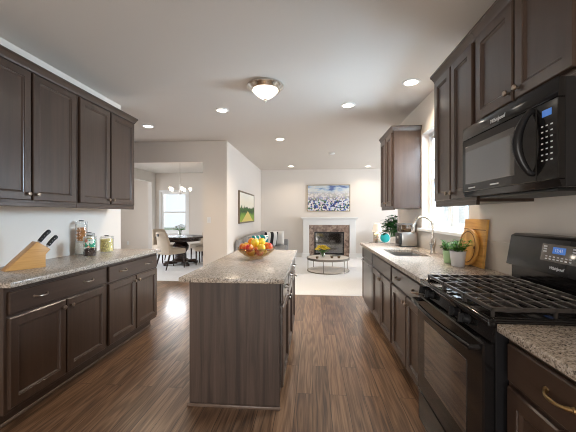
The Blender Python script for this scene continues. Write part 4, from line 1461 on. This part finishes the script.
cushion('white throw pillow propped against the sofa arm nearest the fireplace', 'pillow_white', (-1.03, 8.80, 0.655), 0.12, 0.46, 0.28)
cushion('black and white striped throw pillow between teal and white pillows', 'stripe', (-1.14, 8.34, 0.665), 0.6, 0.44, 0.28)
cushion('teal throw pillow with white leaf print on the grey sofa', 'teal', (-1.17, 6.72, 0.670), 0.75, 0.46, 0.25)

# coffee table
ctb = thing('coffee_table', 'round coffee table with pale top and pewter ring base on carpet', 'coffee table', (0.36, 7.36, 0.004))
CR = 0.50
MB().lathe([(0, 0.285), (CR - 0.02, 0.285), (CR - 0.02, 0.318), (0, 0.318)], seg=48).build('tabletop', 'stone_top', ctb)
MB().lathe([(CR - 0.019, 0.275), (CR, 0.275), (CR, 0.322), (CR - 0.019, 0.322)], seg=48).build('rim', 'frame_metal', ctb)
MB().tube([((CR - 0.012) * math.cos(2 * PI * k / 48), (CR - 0.012) * math.sin(2 * PI * k / 48), 0.012) for k in range(48)], 0.012, 8, True).build('base_ring', 'frame_metal', ctb)
MB().lathe([(0, 0.014), (CR - 0.024, 0.014), (CR - 0.024, 0.024), (0, 0.024)], seg=40).build('lower_shelf', 'stone_top', ctb)
for k in range(6):
    an = k * PI / 3 + 0.26
    MB().tube([((CR - 0.012) * math.cos(an), (CR - 0.012) * math.sin(an), 0.015), ((CR - 0.012) * math.cos(an), (CR - 0.012) * math.sin(an), 0.28)], 0.008, 8).build('leg', 'frame_metal', ctb)
bouquet('flower_vase', 'yellow flowers in a short glass vase on the coffee table', (0.23, 7.34, 0.3225), 0.12, 0.06, 'yellow', 21, 26, 'jar_glass', 0.16, 0.05)
bk = thing('book', 'dark closed book lying on the coffee table behind the pots', 'book', (0.55, 7.50, 0.3225), 0.4)
MB().box(-0.10, 0.10, -0.07, 0.07, 0.003, 0.022).build('pages', 'pillow_white', bk, smooth=False)
MB().box(-0.105, 0.105, -0.075, 0.075, 0, 0.003).box(-0.105, 0.105, -0.075, 0.075, 0.022, 0.025).box(-0.105, 0.105, 0.072, 0.075, 0.003, 0.022).build('cover', 'black', bk, smooth=False)
GCD = 'small dark cups on the coffee table'
for k, (x, y, lab) in enumerate(((0.44, 7.20, 'small dark cup beside the yellow flowers'), (0.60, 7.22, 'small dark cup at the table edge facing the sink run'), (0.10, 7.12, 'small dark cup before the yellow flowers'))):
    o = MB().lathe([(0, 0), (0.028, 0), (0.036, 0.045), (0.033, 0.045), (0.026, 0.006), (0, 0.006)], seg=18).build('cup', 'bronze_frame', None, (x, y, 0.3225))
    tag(o, lab, 'cup', GCD)

# end table, lamp, armchair, pillow, plant seen past the sink run
et = thing('end_table', 'small dark round end table under the lit lamp', 'table', (1.68, 8.25, 0.004))
MB().lathe([(0, 0.57), (0.20, 0.57), (0.20, 0.60), (0, 0.60)], seg=30).build('tabletop', 'table_wood', et)
MB().lathe([(0, 0.02), (0.16, 0.0), (0.16, 0.02), (0.03, 0.05), (0.025, 0.57), (0, 0.57)], seg=20).build('pedestal', 'table_wood', et)
lp = thing('table_lamp', 'lit table lamp with cream shade and patterned base', 'lamp', (1.68, 8.25, 0.6045))
lp.scale = (0.68, 0.68, 0.68)
M['floral'] = granite('floral_ceramic', [(0.60, 0.20, 0.08), (0.75, 0.50, 0.36), (0.80, 0.72, 0.62), (0.82, 0.76, 0.68), (0.30, 0.42, 0.25)], 22, 0.2)
MB().lathe([(0, 0), (0.08, 0), (0.085, 0.01), (0.105, 0.10), (0.115, 0.22), (0.10, 0.33), (0.04, 0.37), (0.02, 0.39), (0, 0.39)], seg=24).build('lamp_base', 'floral', lp)
MB().tube([(0, 0, 0.38), (0, 0, 0.70)], 0.006, 8).build('lamp_stem', 'brass', lp)
MB().lathe([(0.185, 0.40), (0.11, 0.73), (0.107, 0.73), (0.181, 0.40)], seg=32).build('lamp_shade', 'glow_soft', lp)
MB().lathe([(0, 0.70), (0.014, 0.70), (0.01, 0.745), (0, 0.75)], seg=10).build('finial', 'brass', lp)
l = bpy.data.lights.new('bulb', 'POINT')
l.energy = 3
l.color = (1, 0.8, 0.58)
l.shadow_soft_size = 0.04
lo = bpy.data.objects.new('bulb', l)
COL.objects.link(lo)
lo.parent = lp
lo.location = (0, 0, 0.55)

ac = thing('armchair', 'white upholstered armchair seen over the end of the sink worktop', 'armchair', (1.68, 6.3, 0.004), 0.25)
MB().box(-0.36, 0.36, -0.36, 0.40, 0.14, 0.42, 0.04, 3).build('seat', 'pillow_white', ac)
MB().box(-0.36, 0.36, -0.42, -0.26, 0.30, 0.955, 0.05, 3, Matrix.Rotation(0.10, 4, 'X')).build('backrest', 'pillow_white', ac)
for s in (-1, 1):
    MB().box(s * 0.40 - 0.06, s * 0.40 + 0.06, -0.34, 0.38, 0.14, 0.62, 0.04, 3).build('armrest', 'pillow_white', ac)
    for y in (-0.3, 0.33):
        MB().tube([(s * 0.36, y, 0.15), (s * 0.37, y, 0.0)], [0.022, 0.015], 8).build('leg', 'table_wood', ac)
ot = thing('side_chair', 'pale side chair holding the round teal pillow beside the lamp', 'chair', (2.06, 9.15, 0.004), 0.1)
MB().box(-0.25, 0.25, -0.25, 0.25, 0.36, 0.50, 0.04, 3).build('seat', 'cream', ot)
MB().box(-0.25, 0.25, 0.20, 0.27, 0.48, 0.86, 0.03, 3).build('backrest', 'cream', ot)
for sx in (-1, 1):
    for sy in (-1, 1):
        MB().tube([(sx * 0.21, sy * 0.21, 0.37), (sx * 0.22, sy * 0.22, 0.0)], [0.022, 0.014], 8).build('leg', 'table_wood', ot)
M['teal_plain'] = pm('teal_fabric', (0.01, 0.33, 0.33), 0.8, bump=(200, 0.2))
pl = thing('round_pillow', 'round teal pillow with white edge propped up beside the white armchair', 'pillow', (2.06, 9.06, 0.665), 0.1)
mt = Matrix.Rotation(PI / 2 - 0.2, 4, 'X')
MB().lathe([(0, -0.05), (0.09, -0.045), (0.13, -0.018), (0.145, 0.0), (0.13, 0.018), (0.09, 0.045), (0, 0.05)], seg=30, mat=mt).build('pillow_body', 'teal_plain', pl)
MB().tube([tuple(mt @ Vector((0.148 * math.cos(2 * PI * k / 36), 0.148 * math.sin(2 * PI * k / 36), 0))) for k in range(36)], 0.014, 8, True).build('piping', 'white', pl)

random.seed(31)
pt = thing('potted_plant', 'tall dark green leafy plant behind the white armchair', 'potted plant', (2.0, 7.55, 0.004))
MB().lathe([(0, 0), (0.15, 0), (0.19, 0.34), (0.20, 0.36), (0.18, 0.36), (0.17, 0.31), (0, 0.31)], seg=26).build('pot', 'pot_white', pt)
MB().lathe([(0, 0.004), (0.169, 0)], (0, 0, 0.312), 20).build('soil', 'soil', pt)
st, lf = MB(), MB()
for k in range(64):
    an = k * 2.4
    rr = 0.30 * math.sqrt((k + 1) / 64)
    top = Vector((rr * 0.8 * math.cos(an), rr * 0.8 * math.sin(an), 0.84 + 0.46 * (1 - (rr / 0.36) ** 2) + random.uniform(-0.05, 0.05)))
    st.tube([(0.03 * math.cos(an), 0.03 * math.sin(an), 0.30), (rr * 0.4 * math.cos(an), rr * 0.4 * math.sin(an), 0.65), top], 0.006, 5)
    for q in range(3):
        a2 = an + random.uniform(-0.9, 0.9)
        L_ = random.uniform(0.16, 0.24)
        b0 = top + Vector((0, 0, -0.07 * q))
        lf.leaf(b0, b0 + Vector((L_ * math.cos(a2), L_ * math.sin(a2), random.uniform(0.0, 0.10))), L_ * 0.6, 0.3)
st.build('stem', 'stem', pt)
lf.build('foliage', 'leaf', pt)
